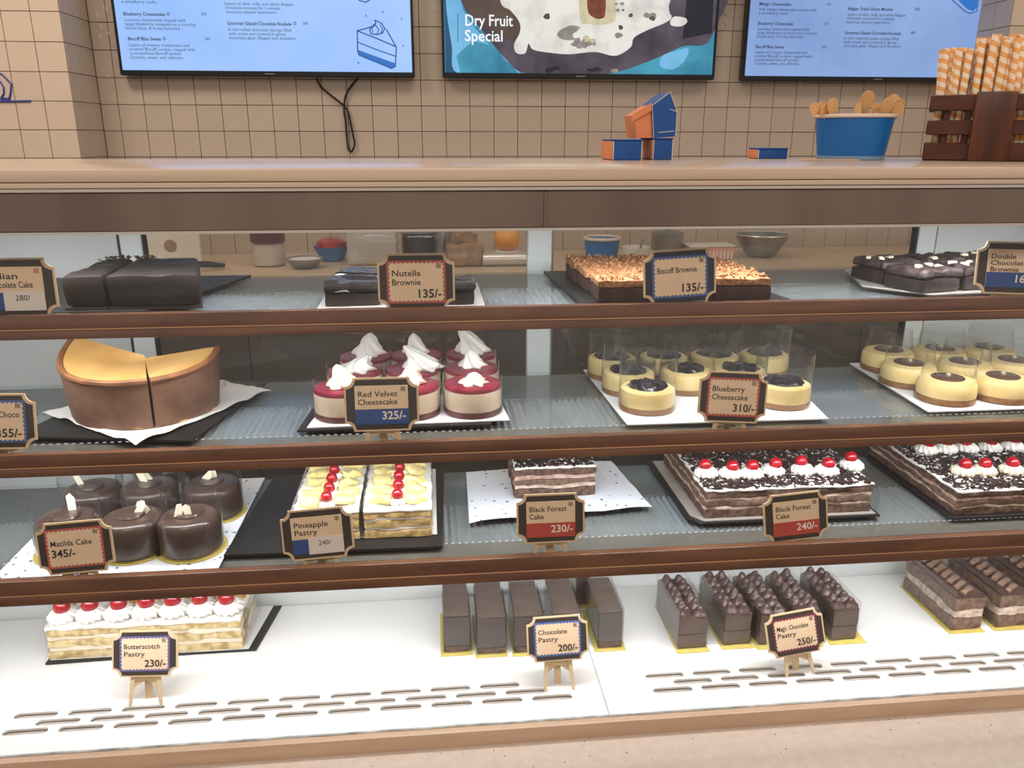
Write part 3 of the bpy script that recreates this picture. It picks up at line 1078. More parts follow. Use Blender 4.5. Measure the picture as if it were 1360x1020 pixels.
# right menu screen
t, sc, ox, oz = television('dimmer menu television behind the straws, rightmost of the three screens', (985, 107), (1339, 110), 'screen_blue_dim')
for (s, px, py, cap, b, e) in (
    ('Mango Cheesecake', 1008, 7, 4.2, .02, 1050), ('360', 1097.5, 7.5, 4, 0, 1103),
    ('Soft mango cheesecake served with', 1007.5, 14, 4, 0, 1084), ('a strawberry coulis.', 1007.5, 19, 4, 0, 1047),
    ('Blueberry Cheesecake', 1006, 33, 4.2, .02, 1053), ('350', 1094, 33.5, 4, 0, 1100),
    ('Luscious cheesecake topped with', 1005.5, 40, 4, 0, 1074), ('tangy blueberry compote on a crunchy', 1005, 45, 4, 0, 1085), ('biscuit base. A fruity favourite.', 1004.5, 50, 4, 0, 1067),
    ('Biscoff Bliss Sweet', 1003, 64, 4.2, .02, 1041), ('360', 1090.5, 64.5, 4, 0, 1097),
    ('Layers of creamy cheesecake and', 1002, 71, 4, 0, 1071), ('crushed Biscoff cookies, topped with', 1001.5, 76, 4, 0, 1078), ('a caramelised Biscoff spread.', 1001.5, 81, 4, 0, 1060), ('Crunchy, sweet, and addictive.', 1001.5, 86, 4, 0, 1061),
    ('Belgian Triple Choco Mousse', 1126, 13.5, 4.2, .02, 1185), ('380', 1214, 14, 4, 0, 1221),
    ('Layers of dark, milk, and white Belgian', 1125, 21, 4, 0, 1202), ('chocolate mousse for a velvety,', 1124, 26, 4, 0, 1188), ('luxurious dessert experience.', 1123, 31, 4, 0, 1182),
    ('Gourmet Glazed Chocolate Roulade', 1121.5, 45.5, 4.2, .02, 1196), ('380', 1208.5, 45.5, 4, 0, 1215),
    ('A rich rolled chocolate sponge filled', 1120.5, 52.5, 4, 0, 1193), ('with cream and covered in glossy', 1120, 57.5, 4, 0, 1191), ('chocolate glaze. Elegant and decadent.', 1119.5, 62.5, 4, 0, 1196)):
    on_screen(sc, ox, oz, s, px, py, cap, 'screen_ink', b, e)
screen_poly(sc, ox, oz, [(1266, -6), (1284, 12), (1292, 15), (1297, 10), (1299, -6)], 'screen_fill', .0016, 'drawing')
screen_line(sc, ox, oz, [(1258, -6), (1281, 15), (1288, 18), (1297, 15), (1300, -6)], 1.3, 'screen_line', 'drawing')

# loose cable hanging below the left screen
cb = MB()
P = lambda pts: [atY(x, y, YW - .016) for x, y in pts]


def smooth_pts(pts, n=6):
    out = []
    for i in range(len(pts) - 1):
        p0, p1, p2, p3 = pts[max(i - 1, 0)], pts[i], pts[i + 1], pts[min(i + 2, len(pts) - 1)]
        for k in range(n):
            t_ = k / n
            out.append(tuple(0.5 * ((2 * p1[a]) + (-p0[a] + p2[a]) * t_ + (2 * p0[a] - 5 * p1[a] + 4 * p2[a] - p3[a]) * t_ ** 2 + (-p0[a] + 3 * p1[a] - 3 * p2[a] + p3[a]) * t_ ** 3) for a in range(len(p1))))
    out.append(tuple(pts[-1]))
    return out


cb.tube(P(smooth_pts([(420, 104), (427, 116), (440, 127), (454, 138), (461, 146), (465, 160), (469, 180), (471, 192), (467, 201), (463, 198), (461, 184), (459, 160), (457, 146), (459, 128), (466, 115), (476, 103)])), .0042, 6)
tag(cb.build('power_cable', 'black_matte'), 'thin black cable looped down the tiles below the left screen', 'cable')


# ================================================================== ON TOP OF THE SLAB
def carton(name, label, x0, x1, y0, y1, z0, z1, rz=0.0):
    """blue takeaway carton with orange end and a folded lid edge"""
    t = thing(name, label, 'box', ((x0 + x1) / 2, (y0 + y1) / 2, z0), rz, 'blue and orange cartons on the slab')
    w, d, h = (x1 - x0) / 2, (y1 - y0) / 2, z1 - z0
    MB().box(-w + .001, w, -d, d, 0, h - .001, bev=.0012).build('body', 'box_blue', t)
    MB().box(-w - .0015, -w + .001, -d + .001, d - .001, .001, h - .002, bev=.0008).build('end_flap', 'box_orange', t)
    MB().box(-w - .001, w + .001, -d - .001, d + .001, h - .001, h + .001, bev=.0006).build('lid', 'box_blue', t)
    MB().box(-w + .0005, -w + .0022, -d - .0012, -d + .001, .001, h - .002).build('paper_edge', 'box_edge', t)
    MB().box(w - .001, w + .0006, -d - .0012, -d + .001, .001, h - .002).build('paper_edge', 'box_edge', t)
    return t


def span(pa, pb, Y):
    return atY(pa[0], pa[1], Y), atY(pb[0], pb[1], Y)


a, b = span((813, 213), (853, 186), .33)
carton('carton', 'blue carton with orange end lying flat left of the stacked pair', a.x, b.x, .33, .42, ZT, ZT + (b.z - a.z))
a, b = span((866, 211), (894, 183), .36)
carton('carton', 'lower blue carton carrying the open tilted carton', a.x, b.x, .36, .45, ZT, ZT + (b.z - a.z))
zc = ZT + (b.z - a.z) + .0012
t = thing('carton', 'open blue carton with raised pointed flap stacked on another carton', 'box', ((a.x + b.x) / 2, .362, zc), 0, 'blue and orange cartons on the slab')
q = [(868, 183), (897, 181), (899, 148), (890, 122), (866, 140)]
pp = [atY(x, y, .362) for x, y in q]
z_off = zc - pp[0].z
poly = [(p.x - (a.x + b.x) / 2, max(0.0, p.z - pp[0].z)) for p in pp]
MB().prism(poly, 0.0, .085).build('body', 'box_blue', t, smooth=20)
q2 = [(846, 183), (868, 183), (866, 139), (843, 153)]
p2 = [atY(x, y, .362) for x, y in q2]
po2 = [(p.x - (a.x + b.x) / 2, max(0.0, p.z - pp[0].z)) for p in p2]
MB().prism([(po2[0][0], po2[0][1]), (po2[1][0] - .0008, po2[1][1]), (po2[2][0] - .0008, po2[2][1]), (po2[3][0], po2[3][1])], .004, .08).build('end_flap', 'box_orange', t, smooth=20)
MB().prism([(po2[3][0] - .004, po2[3][1] - .010), (po2[3][0] - .003, po2[3][1] + .002), (po2[2][0] - .001, po2[2][1] + .003), (po2[2][0] - .001, po2[2][1] - .010)], -.001, .0035).build('lid', 'box_orange', t, smooth=20)
ee = MB()
ee.tube([(poly[0][0], -.0006, poly[0][1]), (poly[4][0], -.0006, poly[4][1]), (poly[3][0], -.0006, poly[3][1])], .0008, 5)
ee.tube([(poly[1][0], -.0006, poly[1][1]), (poly[2][0], -.0006, poly[2][1]), (poly[3][0], -.0006, poly[3][1])], .0008, 5)
ee.tube([(poly[0][0] + .008, -.0006, poly[0][1] + .009), (poly[1][0] - .004, -.0006, poly[1][1] + .009)], .0008, 5)
ee.tube([(poly[4][0] + .032, -.0006, poly[4][1] - .006), (poly[2][0], -.0006, poly[2][1])], .0008, 5)
ee.build('paper_edge', 'box_edge', t)
a, b = span((1003, 209), (1044, 195.5), .42)
carton('carton', 'small flat dark blue carton alone between the stacked cartons and the tub', a.x, b.x, .41, .455, ZT, ZT + (b.z - a.z))

# blue tub of wooden spoons
pl, pr = atZ(1082, 211, ZT), atZ(1175, 211, ZT)
tc_ = Vector((atY(1130, 200, .36).x, .36, ZT))
rb = .0575
rt = .0675
ht = .0775
tub = thing('spoon_tub', 'blue paper tub with a cream rim holding wooden spoons', 'tub', tc_)
MB().lathe([(rb - .006, 0), (rb, .0005), (rb, .007)], 48).build('base_ring', 'tub_base', tub)
MB().lathe([(rb, .007), (rt - .001, ht - .006), (rt - .003, ht - .006), (rb - .003, .009), (.001, .009)], 48, caps=False).build('body', 'tub_blue', tub)
MB().tube([((rt) * math.cos(2 * PI * k / 48), rt * math.sin(2 * PI * k / 48), ht - .003) for k in range(48)], .0032, 8, True).build('rim', 'tub_rim', tub)


def spoon_mesh(L=.095):
    n = 18
    up, dn = [], []
    for i in range(n + 1):
        s = i / n
        if s < .62:
            w = .0042 - .0012 * math.sin(s / .62 * PI)
        else:
            u = (s - .62) / .38
            w = .0042 + .0068 * math.sin(min(1, u * 1.25) * PI / 2) * math.sqrt(max(0.0, 1 - max(0, (u - .55) / .45) ** 2.2))
        up.append((w, s * L)); dn.append((-w, s * L))
    poly = dn + list(reversed(up))
    return MB().prism(poly, -.0008, .0008).mesh('wooden_spoon', 'spoon_wood', 30)


spm = spoon_mesh()
SPN = [(-172, .30), (-160, .55), (168, .80), (-150, .20), (150, .45), (-100, .30), (-60, .2), (-30, .35), (-20, .75), (-8, .5), (4, .9), (12, .3), (22, .65), (36, .45), (-42, .6), (60, .3), (0, .15)]
for i, (ang, lean) in enumerate(SPN):
    d = Vector((math.cos(R(ang)), math.sin(R(ang)) * .8, 0))
    rim_p = tc_ + d * (rt - .008) + Vector((0, 0, ht - .004))
    foot = tc_ + d * (rt - .012 - .085 * lean) + Vector((0, 0, .0125 + .018 * (i % 3) * .5))
    zax = (rim_p - foot).normalized()
    yax = (Vector((0, -1, 0)) + Vector((random.uniform(-.5, .5), 0, random.uniform(-.2, .4))))
    yax = (yax - zax * yax.dot(zax)).normalized()
    xax = yax.cross(zax)
    mw = Matrix((xax, yax, zax)).transposed().to_4x4()
    mw.translation = foot
    o = put('wooden_spoon', spm, None)
    o.matrix_world = mw
    o.rotation_euler = mw.to_euler()
    o.location = foot
    tag(o, 'flat wooden spoon in the blue tub, ' + ('leaning over its left rim' if abs(ang) > 90 else 'leaning over its right rim'), 'spoon', 'wooden spoons in the blue tub')
p = atZ(1080, 212, ZT)
o = put('wooden_spoon', spm, None, (p.x + .034, .255, ZT + .0022), (R(-90), 0, R(78)))
tag(o, 'flat wooden spoon lying on the slab in front of the tub', 'spoon')

# dark wooden crate of striped straws
CRY, CRA = .290, R(-32)
c0_ = atY(1224, 213, CRY)


def along(px):
    """distance along the turned crate front that a pixel column meets"""
    d_ = ray(px, 170)
    k_ = d_.x / d_.y
    return (k_ * (CRY - CAM.y) - (c0_.x - CAM.x)) / (math.cos(CRA) - k_ * math.sin(CRA))


u0, u1 = along(1290), along(1345)
WC = u0 + u1
DC = .10
hc = atY(1238, 123, CRY).z - atY(1238, 213, CRY).z
cr_ = thing('straw_crate', 'dark brown slatted wooden crate with a solid front panel, full of straws', 'crate', (c0_.x, CRY, ZT), CRA)
zz = [(.001, hc * .27), (hc * .385, hc * .60), (hc * .735, hc * .965)]
for (u, v) in zz:
    MB().box(0, WC, .001, .010, u, v, bev=.0015).build('slat', 'crate_wood', cr_)
    MB().box(0, WC, DC - .010, DC - .001, u, v, bev=.0015).build('slat', 'crate_wood', cr_)
    MB().box(.001, .010, .0105, DC - .0105, u, v, bev=.0015).build('slat', 'crate_wood', cr_)
    MB().box(WC - .010, WC - .001, .0105, DC - .0105, u, v, bev=.0015).build('slat', 'crate_wood', cr_)
MB().box(u0, u1, -.008, .0005, .0, hc * 1.0, bev=.003, seg=2).build('front_panel', 'crate_panel', cr_)
for sx in (u0 * .42, u0 * .88, u1 + u0 * .5):
    MB().box(sx - .005, sx + .005, .0105, .0165, .008, hc * .95, bev=.001).build('post', 'crate_wood', cr_)
MB().box(.011, WC - .011, .0170, DC - .011, .001, .007).build('floor_board', 'crate_wood', cr_)
stm = MB().lathe([(.0048, 0), (.0060, 0), (.0060, .190), (.0048, .190), (.0048, .004)], 10, caps=False).mesh('striped_straw', 'straw', 50)
rotm = Matrix.Rotation(CRA, 3, 'Z')
for row in range(5):
    for k in range(17):
        xx = .017 + (WC - .036) * k / 16 + random.uniform(-.001, .001)
        yy = .0245 + row * .0132 + random.uniform(-.001, .001)
        left = xx < u0 * .80
        if abs(xx - u0 * .86) < .006:
            continue
        lean = ((xx - u0 * .5) / u0 * 12 if left else random.uniform(-1.0, 2.0)) + random.uniform(-1, 1)
        p_ = Vector((c0_.x, CRY, ZT + .0075)) + rotm @ Vector((xx - math.sin(R(lean)) * .03, yy, 0))
        o = put('striped_straw', stm, None, p_, (R(random.uniform(-1.5, 1)), R(lean), random.uniform(0, 6.28)))
        o.scale = (1, 1, .91 + random.uniform(0, .03) if left else random.uniform(.97, 1.03))
        tag(o, 'orange striped paper straw in the ' + ('short bundle at the crate\'s left end' if left else 'tall bundle behind the crate\'s solid panel'), 'straw', 'striped straws in the wooden crate')

# ================================================================== ON THE SERVICE COUNTER, SEEN THROUGH THE CASE
ZC = .9705


def backpos(px, Y):
    return Vector((atY(px, 335, Y).x, Y, ZC))


K = .00305
p = backpos(229, 2.12)
t = thing('menu_card', 'cream card with a brown round print, behind the chocolate cake', 'card', p)
MB().box(-.105, .105, 0, .02, 0, .20, bev=.002).build('board', 'cup_white', t)
MB().lathe([(.024, 0), (.024, .0006)], 24).build('round_print', 'brown_ring', t, (-.005, -.0001, .075), (R(90), 0, 0))
p = backpos(243, 2.0)
t = thing('tongs', 'black tongs lying on the service counter beside the cream card', 'tongs', p, R(8))
for sgn in (1, -1):
    MB().tube(smooth_pts([(-.13, sgn * .006, .012), (-.02, sgn * .022, .02), (.07, sgn * .03, .02), (.125, sgn * .008, .014), (.14, sgn * .002, .014)]), .008, 6).build('arm', 'black_matte', t)
MB().lathe([(.010, 0), (.012, .004), (.010, .02)], 12).build('hinge', 'black_matte', t, (-.128, 0, .0))
p = backpos(357, 2.1)
t = thing('spread_jar', 'wide glass jar with a dark red lid on the service counter', 'jar', p)
MB().lathe([(.052, 0), (.06, .006), (.062, .03), (.058, .075), (.054, .088)], 24).build('glass_body', 'jar_glass', t)
MB().lathe([(.062, .0885), (.066, .095), (.064, .14), (.03, .15)], 24).build('lid', 'lid_red', t)
p = backpos(404, 2.02)
t = thing('bowl', 'shallow grey bowl standing right of the red-lidded jar', 'bowl', p)
MB().lathe([(.03, 0), (.045, .004), (.065, .03), (.069, .038), (.065, .037), (.04, .009), (.001, .008)], 24, caps=False).build('shell', 'grey_steel', t)
MB().lathe([(.062, .031), (.058, .034), (.02, .037)], 24).build('contents', 'cup_white', t)
p = backpos(441, 2.2)
t = thing('bowl', 'blue bowl with red fruit between the grey bowl and the clear tub', 'bowl', p)
MB().lathe([(.03, 0), (.045, .004), (.068, .05), (.072, .058), (.068, .056), (.04, .01), (.001, .008)], 24, caps=False).build('shell', 'tub_blue', t)
MB().lathe([(.062, .05), (.058, .075), (.03, .09)], 16).build('contents', 'cherry', t)
p = backpos(494, 2.05)
t = thing('storage_box', 'clear square storage box behind the glossy brownies', 'container', p)
MB().box(-.095, .095, 0, .14, 0, .135, bev=.012, seg=3).build('body', 'clear_box', t)
MB().box(-.1, .1, -.004, .144, .136, .15, bev=.004).build('lid', 'cup_white', t)
p = backpos(556, 2.24)
t = thing('steel_pot', 'dark pot with a lid behind the striped red price tag', 'pot', p)
MB().lathe([(.06, 0), (.066, .004), (.066, .10), (.07, .104)], 24).build('body', 'dark_ware', t)
MB().lathe([(.07, .105), (.05, .118), (.012, .122), (.012, .135)], 24).build('lid', 'grey_steel', t)
p = backpos(588, 2.2)
t = thing('steel_canister', 'slim steel canister between the dark pot and the paper bag', 'canister', p)
MB().lathe([(.034, 0), (.036, .004), (.036, .13), (.03, .14)], 20).build('body', 'grey_steel', t)
MB().lathe([(.037, .1405), (.037, .155), (.01, .158)], 20).build('lid', 'dark_ware', t)
p = backpos(618, 2.02)
t = thing('paper_bag', 'crumpled brown paper bag beside the silver roll', 'bag', p)
MB().rough(-.07, .07, -.04, .04, 0, .085, .012, .012, 22, 3, .015).build('body', 'kraft_bag', t)
MB().rough(-.05, .05, -.012, .012, .08, .13, .012, .014, 26, 5, .006).build('gathered_top', 'kraft_bag', t)
p = backpos(671, 2.0)
t = thing('foil_roll', 'silver foil roll lying in front of the white post', 'roll', p)
MB().lathe([(.022, -.088), (.024, -.086), (.024, .086), (.022, .088)], 20).build('roll', 'foil', t, (0, 0, .0245), (0, R(90), 0))
MB().lathe([(.008, -.094), (.008, .094)], 12).build('core', 'kraft_bag', t, (0, 0, .0245), (0, R(90), 0))
p = backpos(673, 2.18)
t = thing('orange_fruit', 'round orange standing behind the silver foil roll', 'orange', p)
MB().lathe([(.001 + .052 * math.sin(PI * i / 12), .052 - .052 * math.cos(PI * i / 12)) for i in range(13)], 20, fn=lambda a_, s_: 1).build('peel', 'orange_fruit', t, (0, 0, .03))
MB().lathe([(.04, 0), (.046, .004), (.05, .034), (.044, .036)], 20).build('dish', 'cup_white', t)
p = backpos(799, 2.1)
t = thing('paper_tub', 'blue paper tub with a cream rim on the service counter', 'tub', p)
MB().lathe([(.055, 0), (.062, .006), (.07, .086), (.066, .088)], 28).build('body', 'tub_blue', t)
MB().tube([(.071 * math.cos(2 * PI * k / 28), .071 * math.sin(2 * PI * k / 28), .09) for k in range(28)], .006, 8, True).build('rim', 'tub_rim', t)
p = backpos(844, 1.98)
t = thing('white_cup', 'white cup with a spoon beside the blue tub behind the brownies', 'cup', p)
MB().lathe([(.04, 0), (.044, .003), (.056, .07), (.053, .07), (.042, .008), (.001, .006)], 24, caps=False).build('body', 'cup_white', t)
MB().tube([(0, 0, .01), (.02, 0, .07), (.028, 0, .1)], .004, 6).build('spoon', 'grey_steel', t)
p = backpos(886, 2.14)
t = thing('steel_pot', 'round steel pot behind the navy framed price tag', 'pot', p)
MB().lathe([(.055, 0), (.062, .004), (.062, .095), (.066, .1)], 24).build('body', 'grey_steel', t)
MB().lathe([(.066, .1005), (.05, .11), (.01, .114), (.01, .125)], 24).build('lid', 'grey_steel', t)
p = backpos(946, 2.08)
t = thing('sweet_box', 'long pink striped sweet box on the service counter', 'box', p, R(4))
MB().box(-.095, .095, 0, .09, 0, .05, bev=.002).build('body', 'pink_box', t)
for i in range(12):
    MB().box(-.09 + i * .0155, -.084 + i * .0155, -.0012, .002, .002, .036).build('stripe', 'cup_white', t)
MB().box(-.097, .097, -.002, .092, .0505, .058, bev=.002).build('lid', 'cup_white', t)
p = backpos(1010, 2.16)
t = thing('mixing_bowl', 'pale steel mixing bowl right of the pink striped box', 'bowl', p)
MB().lathe([(.04, 0), (.06, .006), (.1, .07), (.108, .09), (.103, .088), (.055, .012), (.001, .01)], 28, caps=False).build('shell', 'grey_steel', t)
MB().lathe([(.11, .088), (.112, .091), (.11, .094), (.106, .09)], 28, caps=False).build('rim', 'foil', t)


# ================================================================== PRICE TAGS
def plaque_poly(w, h, r, n=6):
    """ticket outline with concave corners"""
    pts = []
    for (sx, sz, a0) in ((1, -1, 180), (1, 1, 270), (-1, 1, 0), (-1, -1, 90)):
        cx, cz = sx * w / 2, sz * h / 2
        for k in range(n + 1):
            a = R(a0 - 90 * k / n)
            pts.append((cx + r * math.cos(a), cz + r * math.sin(a)))
    return pts


def scallop_poly(w, h, nx, nz, d):
    pts = []
    for i in range(nx * 2):
        pts.append((-w / 2 + w * i / (nx * 2), -h / 2 + (d if i % 2 else 0)))
    for i in range(nz * 2):
        pts.append((w / 2 - (d if i % 2 else 0), -h / 2 + h * i / (nz * 2)))
    for i in range(nx * 2):
        pts.append((w / 2 - w * i / (nx * 2), h / 2 - (d if i % 2 else 0)))
    for i in range(nz * 2):
        pts.append((-w / 2 + (d if i % 2 else 0), h / 2 - h * i / (nz * 2)))
    return pts


PW, PH = .106, .078
plaq_m = MB().prism(plaque_poly(PW, PH, .0125), 0, .003).mesh('plaque', 'plaque', 30)
panel_meshes = {}
for k_, m_ in (('dark', 'panel_dark'), ('navy', 'panel_navy')):
    panel_meshes[k_] = MB().prism(plaque_poly(PW - .0055, PH - .0055, .0132), -.0006, .0).mesh('panel', m_, 30)
paper_scal = MB().prism(scallop_poly(.0765, .0545, 13, 9, .0022), -.0014, -.0010).mesh('paper', 'paper', 30)
paper_flat = MB().prism([(-.038, -.029), (.038, -.029), (.038, .0275), (-.038, .0275)], -.0014, -.0006).mesh('paper', 'paper', 30)
border_m = {c: MB().box(-.0405, .0405, -.0010, -.0006, -.0295, .0295).mesh('border', 'border_' + c, 30) for c in ('red', 'blue', 'purple', 'maroon')}


def price_tag(label, px, py, Y, zbase, lines, price, border=None, band=None, sticker=None, roll=0.0, yaw=0.0, panel='dark', tilt=10, red_mark=False, price_left=False, align='LEFT'):
    c = atY(px, py, Y)
    t = thing('price_tag', label, 'price tag', c, rot=(Matrix.Rotation(R(yaw), 3, 'Z') @ Matrix.Rotation(R(-tilt), 3, 'X') @ Matrix.Rotation(R(-roll), 3, 'Y')).to_euler(), group='ticket shaped price tags')
    put('plaque', plaq_m, t)
    put('panel', panel_meshes[panel], t)
    if border:
        put('border', border_m[border], t)
        pa = put('paper', paper_scal, t)
    else:
        pa = put('paper', paper_flat, t)
    if band:
        MB().box(-.038, .038, -.0018, -.0013, -.029, -.0065).build('price_band', 'band_' + band, pa, smooth=0)
    n = len(lines)
    for i, s in enumerate(lines):
        zt_ = .0085 - i * .0125 if n > 1 else .006
        if n == 3:
            zt_ = .0135 - i * .0095
        if band and n == 2:
            zt_ = .0115 - i * .0115
        if price_left:
            zt_ = .004
        me = text_mesh(s, .0118 if n < 3 else .0098, 'ink', .00012, align, width=min(.058, .0056 * len(s)))
        put('lettering', me, pa, (-.034 if align == 'LEFT' else .033, -.00165, zt_))
    if price:
        me = text_mesh(price, .0165, 'white_ink' if band else 'ink', .00025, 'LEFT' if price_left else 'RIGHT')
        put('lettering', me, pa, (-.034 if price_left else .0345, -.0021, -.0215 if not price_left else -.0125))
    if sticker:
        st = MB().box(-.014, .038, -.0024, -.0019, -.0305, -.0045, bev=.0).build('price_sticker', 'sticker', pa, smooth=0)
        me = text_mesh(sticker, .0105, 'ink', 0, 'CENTER')
        put('lettering', me, pa, (.010, -.0027, -.017))
    mk = MB()
    for (u0, u1, v0, v1) in ((0, .006, 0, .0007), (0, .006, .0053, .006), (0, .0007, 0, .006), (.0053, .006, 0, .006)):
        mk.box(.0280 + u0, .0280 + u1, -.0018, -.0013, .0190 + v0, .0190 + v1)
    mk.lathe([(.0014, 0), (.0014, .0004)], 8, (0, 0, 0))
    vs = mk.v[-16:]
    mk.v[-16:] = [(.0310 + x, -.0018 + z, .0220 + y) for x, y, z in vs]
    mk.build('diet_mark', 'band_red' if red_mark else 'ink', pa, smooth=0)
    # easel legs down to the surface
    g = c.z - zbase
    leg = g / math.cos(R(tilt)) - PH / 2
    if leg > .002:
        for sx in (-1, 1):
            MB().prism([(sx * .020 - .004, -PH / 2 + .004), (sx * .020 + .004, -PH / 2 + .004), (sx * .025 + .0025, -PH / 2 - leg + .001), (sx * .025 - .0025, -PH / 2 - leg + .001)], .0032, .0056).build('easel_leg', 'stand', t)
        MB().prism([(-.021, -PH / 2 + .004), (.021, -PH / 2 + .004), (.024, -PH / 2 - leg * .45), (0, -PH / 2 - leg * .15), (-.024, -PH / 2 - leg * .45)], .0058, .0066).build('easel_web', 'stand', t)
        bk = math.tan(R(24 + tilt))
        MB().box(-.006, .006, .006, .0085, -PH / 2 - leg, .01).build('easel_prop', 'stand', t, (0, .0, 0), (R(10), 0, 0))
    return t


price_tag('cut off tag with a white price sticker beside the dark chocolate cake', 19, 382, .022, S1, ['Italian', 'Chocolate Cake'], None, band='blue', sticker='280/', roll=0, red_mark=True, tilt=4)
price_tag('Nutella Brownie tag with red scalloped edge, priced 135/-', 553, 374.5, .022, S1, ['Nutella', 'Brownie'], '135/-', border='red', tilt=4)
price_tag('Biscoff Brownie tag with navy frame, priced 135/-', 903, 367.5, .022, S1, ['Biscoff Brownie'], '135/-', border='blue', panel='navy', roll=3, tilt=4)
price_tag('tag with a blue price band cut off at the right edge, top shelf', 1347, 356, .03, S1, ['Double', 'Chocolate', 'Brownie'], '160/-', band='blue', roll=0, yaw=-16, tilt=8)
price_tag('tag cut off at the left edge of the middle shelf, ending 55/-', -6, 560, .022, S2, ['Choco'], '355/-', border='blue', align='RIGHT', roll=-1)
price_tag('Red Velvet Cheesecake tag with blue price band 325/-', 507, 537, .020, S2, ['Red Velvet', 'Cheesecake'], '325/-', band='blue')
price_tag('Blueberry Cheesecake tag with red scalloped edge, priced 310/-', 973.5, 527.5, .026, S2, ['Blueberry', 'Cheesecake'], '310/-', border='red', roll=-4)
price_tag('Matilda Cake tag with red scalloped edge, priced 345/-', 100, 727, .020, S3, ['Matilda Cake'], '345/-', border='red', roll=3, price_left=True)
price_tag('Pineapple Pastry tag with a white sticker over its blue band', 421.5, 709, .024, S3, ['Pineapple', 'Pastry'], None, band='blue', sticker='240/', roll=3)
price_tag('red banded Black Forest Cake tag before the small cut piece on printed paper', 731.5, 688.5, .024, S3, ['Black Forest', 'Cake'], '230/-', band='red', roll=0)
price_tag('tilted red banded Black Forest Cake tag before the long uncut cake', 1057, 686.5, .024, S3, ['Black Forest', 'Cake'], '240/-', band='red', roll=4)
price_tag('Butterscotch Pastry tag with purple scalloped edge, priced 230/-', 192.5, 868, .120, ZD, ['Butterscotch', 'Pastry'], '230/-', border='purple', roll=-2, tilt=16)
price_tag('Chocolate Pastry tag with blue scalloped edge, priced 200/-', 740.5, 848, .090, ZD, ['Chocolate', 'Pastry'], '200/-', border='blue', roll=1, tilt=16)
price_tag('Magic Chocolate Pastry tag with maroon scalloped edge, priced 250/-', 1056.5, 841, .085, ZD, ['Magic Chocolate', 'Pastry'], '250/-', border='maroon', roll=7, tilt=16)


# ================================================================== FOOD: SHARED PIECES
def dollop(R0, H, lobes=8, twist=1.6, lean=(0, 0), steps=14, seg=40, depth=.16, tip=.12):
    """piped swirl of cream with star ridges"""
    mb = MB()
    vs, fs = [], []
    for i in range(steps + 1):
        s = i / steps
        r = R0 * (1 - s) ** .62 * (1 + .12 * math.sin(s * 9)) + R0 * tip * (1 - s)
        if i == 0:
            r *= .8
        r = max(r, .0005)
        cx, cy = lean[0] * s ** 2.2, lean[1] * s ** 2.2
        for k in range(seg):
            a = 2 * PI * k / seg
            rr = r * (1 + depth * math.cos(lobes * a + twist * lobes * s * 1.2))
            vs.append((cx + rr * math.cos(a), cy + rr * math.sin(a), H * s))
    for i in range(steps):
        for k in range(seg):
            k2 = (k + 1) % seg
            fs.append((i * seg + k, i * seg + k2, (i + 1) * seg + k2, (i + 1) * seg + k))
    fs.append(tuple(reversed(range(seg))))
    fs.append(tuple(steps * seg + k for k in range(seg)))
    mb.add(vs, fs)
    return mb


def ball(r, sq=.95, seg=16, n=10):
    return MB().lathe([(max(.0003, r * math.sin(PI * i / n)), r * sq * (1 - math.cos(PI * i / n))) for i in range(n + 1)], seg)


cherry_m = ball(.0112, 1.0).mesh('cherry', 'cherry')
ROS = [(.012, 0), (.0175, .001), (.0195, .005), (.0190, .0085), (.0170, .011), (.0150, .0118), (.0148, .0135), (.0125, .0155), (.009, .0165), (.004, .0168)]
ros_fn = lambda a_, s_: 1 + .13 * math.cos(12 * a_ + 7 * s_)
rosette_m = MB().lathe(ROS, 60, fn=ros_fn).mesh('rosette', 'cream', 60)
rosette_old_m = MB().lathe(ROS, 60, fn=ros_fn).mesh('rosette', 'cream_old', 60)
kiss_m = dollop(.0105, .017, 7, .4, depth=.05, seg=20, steps=8).mesh('piped_kiss', 'kiss')


def flat_tray(name, label, cat, pts, z0, z1, m, group=None):
    c = Vector((sum(p[0] for p in pts) / len(pts), sum(p[1] for p in pts) / len(pts), z0))
    mb = MB()
    mb.prism_z([(p[0] - c.x, p[1] - c.y) for p in pts], 0, z1 - z0)
    o = mb.build(name, m, None, c, smooth=20)
    return tag(o, label, cat, group)


def rect(x0, x1, y0, y1):
    return [(x0, y0), (x1, y0), (x1, y1), (x0, y1)]


def crumbs(name, m, parent, n, x0, x1, y0, y1, z, smin, smax, flat=.35, seed=1):
    rg = random.Random(seed)
    mb = MB()
    for i in range(n):
        L, w_, h_ = rg.uniform(smin, smax), rg.uniform(smin, smax) * .45, rg.uniform(smin, smax) * flat
        mt = Matrix.Translation((rg.uniform(x0, x1), rg.uniform(y0, y1), z + rg.uniform(0, .0025))) @ Matrix.Rotation(rg.uniform(0, 6.3), 4, 'Z') @ Matrix.Rotation(rg.uniform(-.5, .5), 4, 'X') @ Matrix.Rotation(rg.uniform(-.5, .5), 4, 'Y')
        mb.box(-L / 2, L / 2, -w_ / 2, w_ / 2, -h_ / 2, h_ / 2, mtx=mt)
    return tag(mb.build(name, m, parent, smooth=0), kind='stuff')


def cyl_shell(r0, r1, h, seg=40, z0=.0005):
    return MB().lathe([(r0, z0), (r1, h), (r1 - .0004, h), (r0 - .0004, z0)], seg, caps=False)


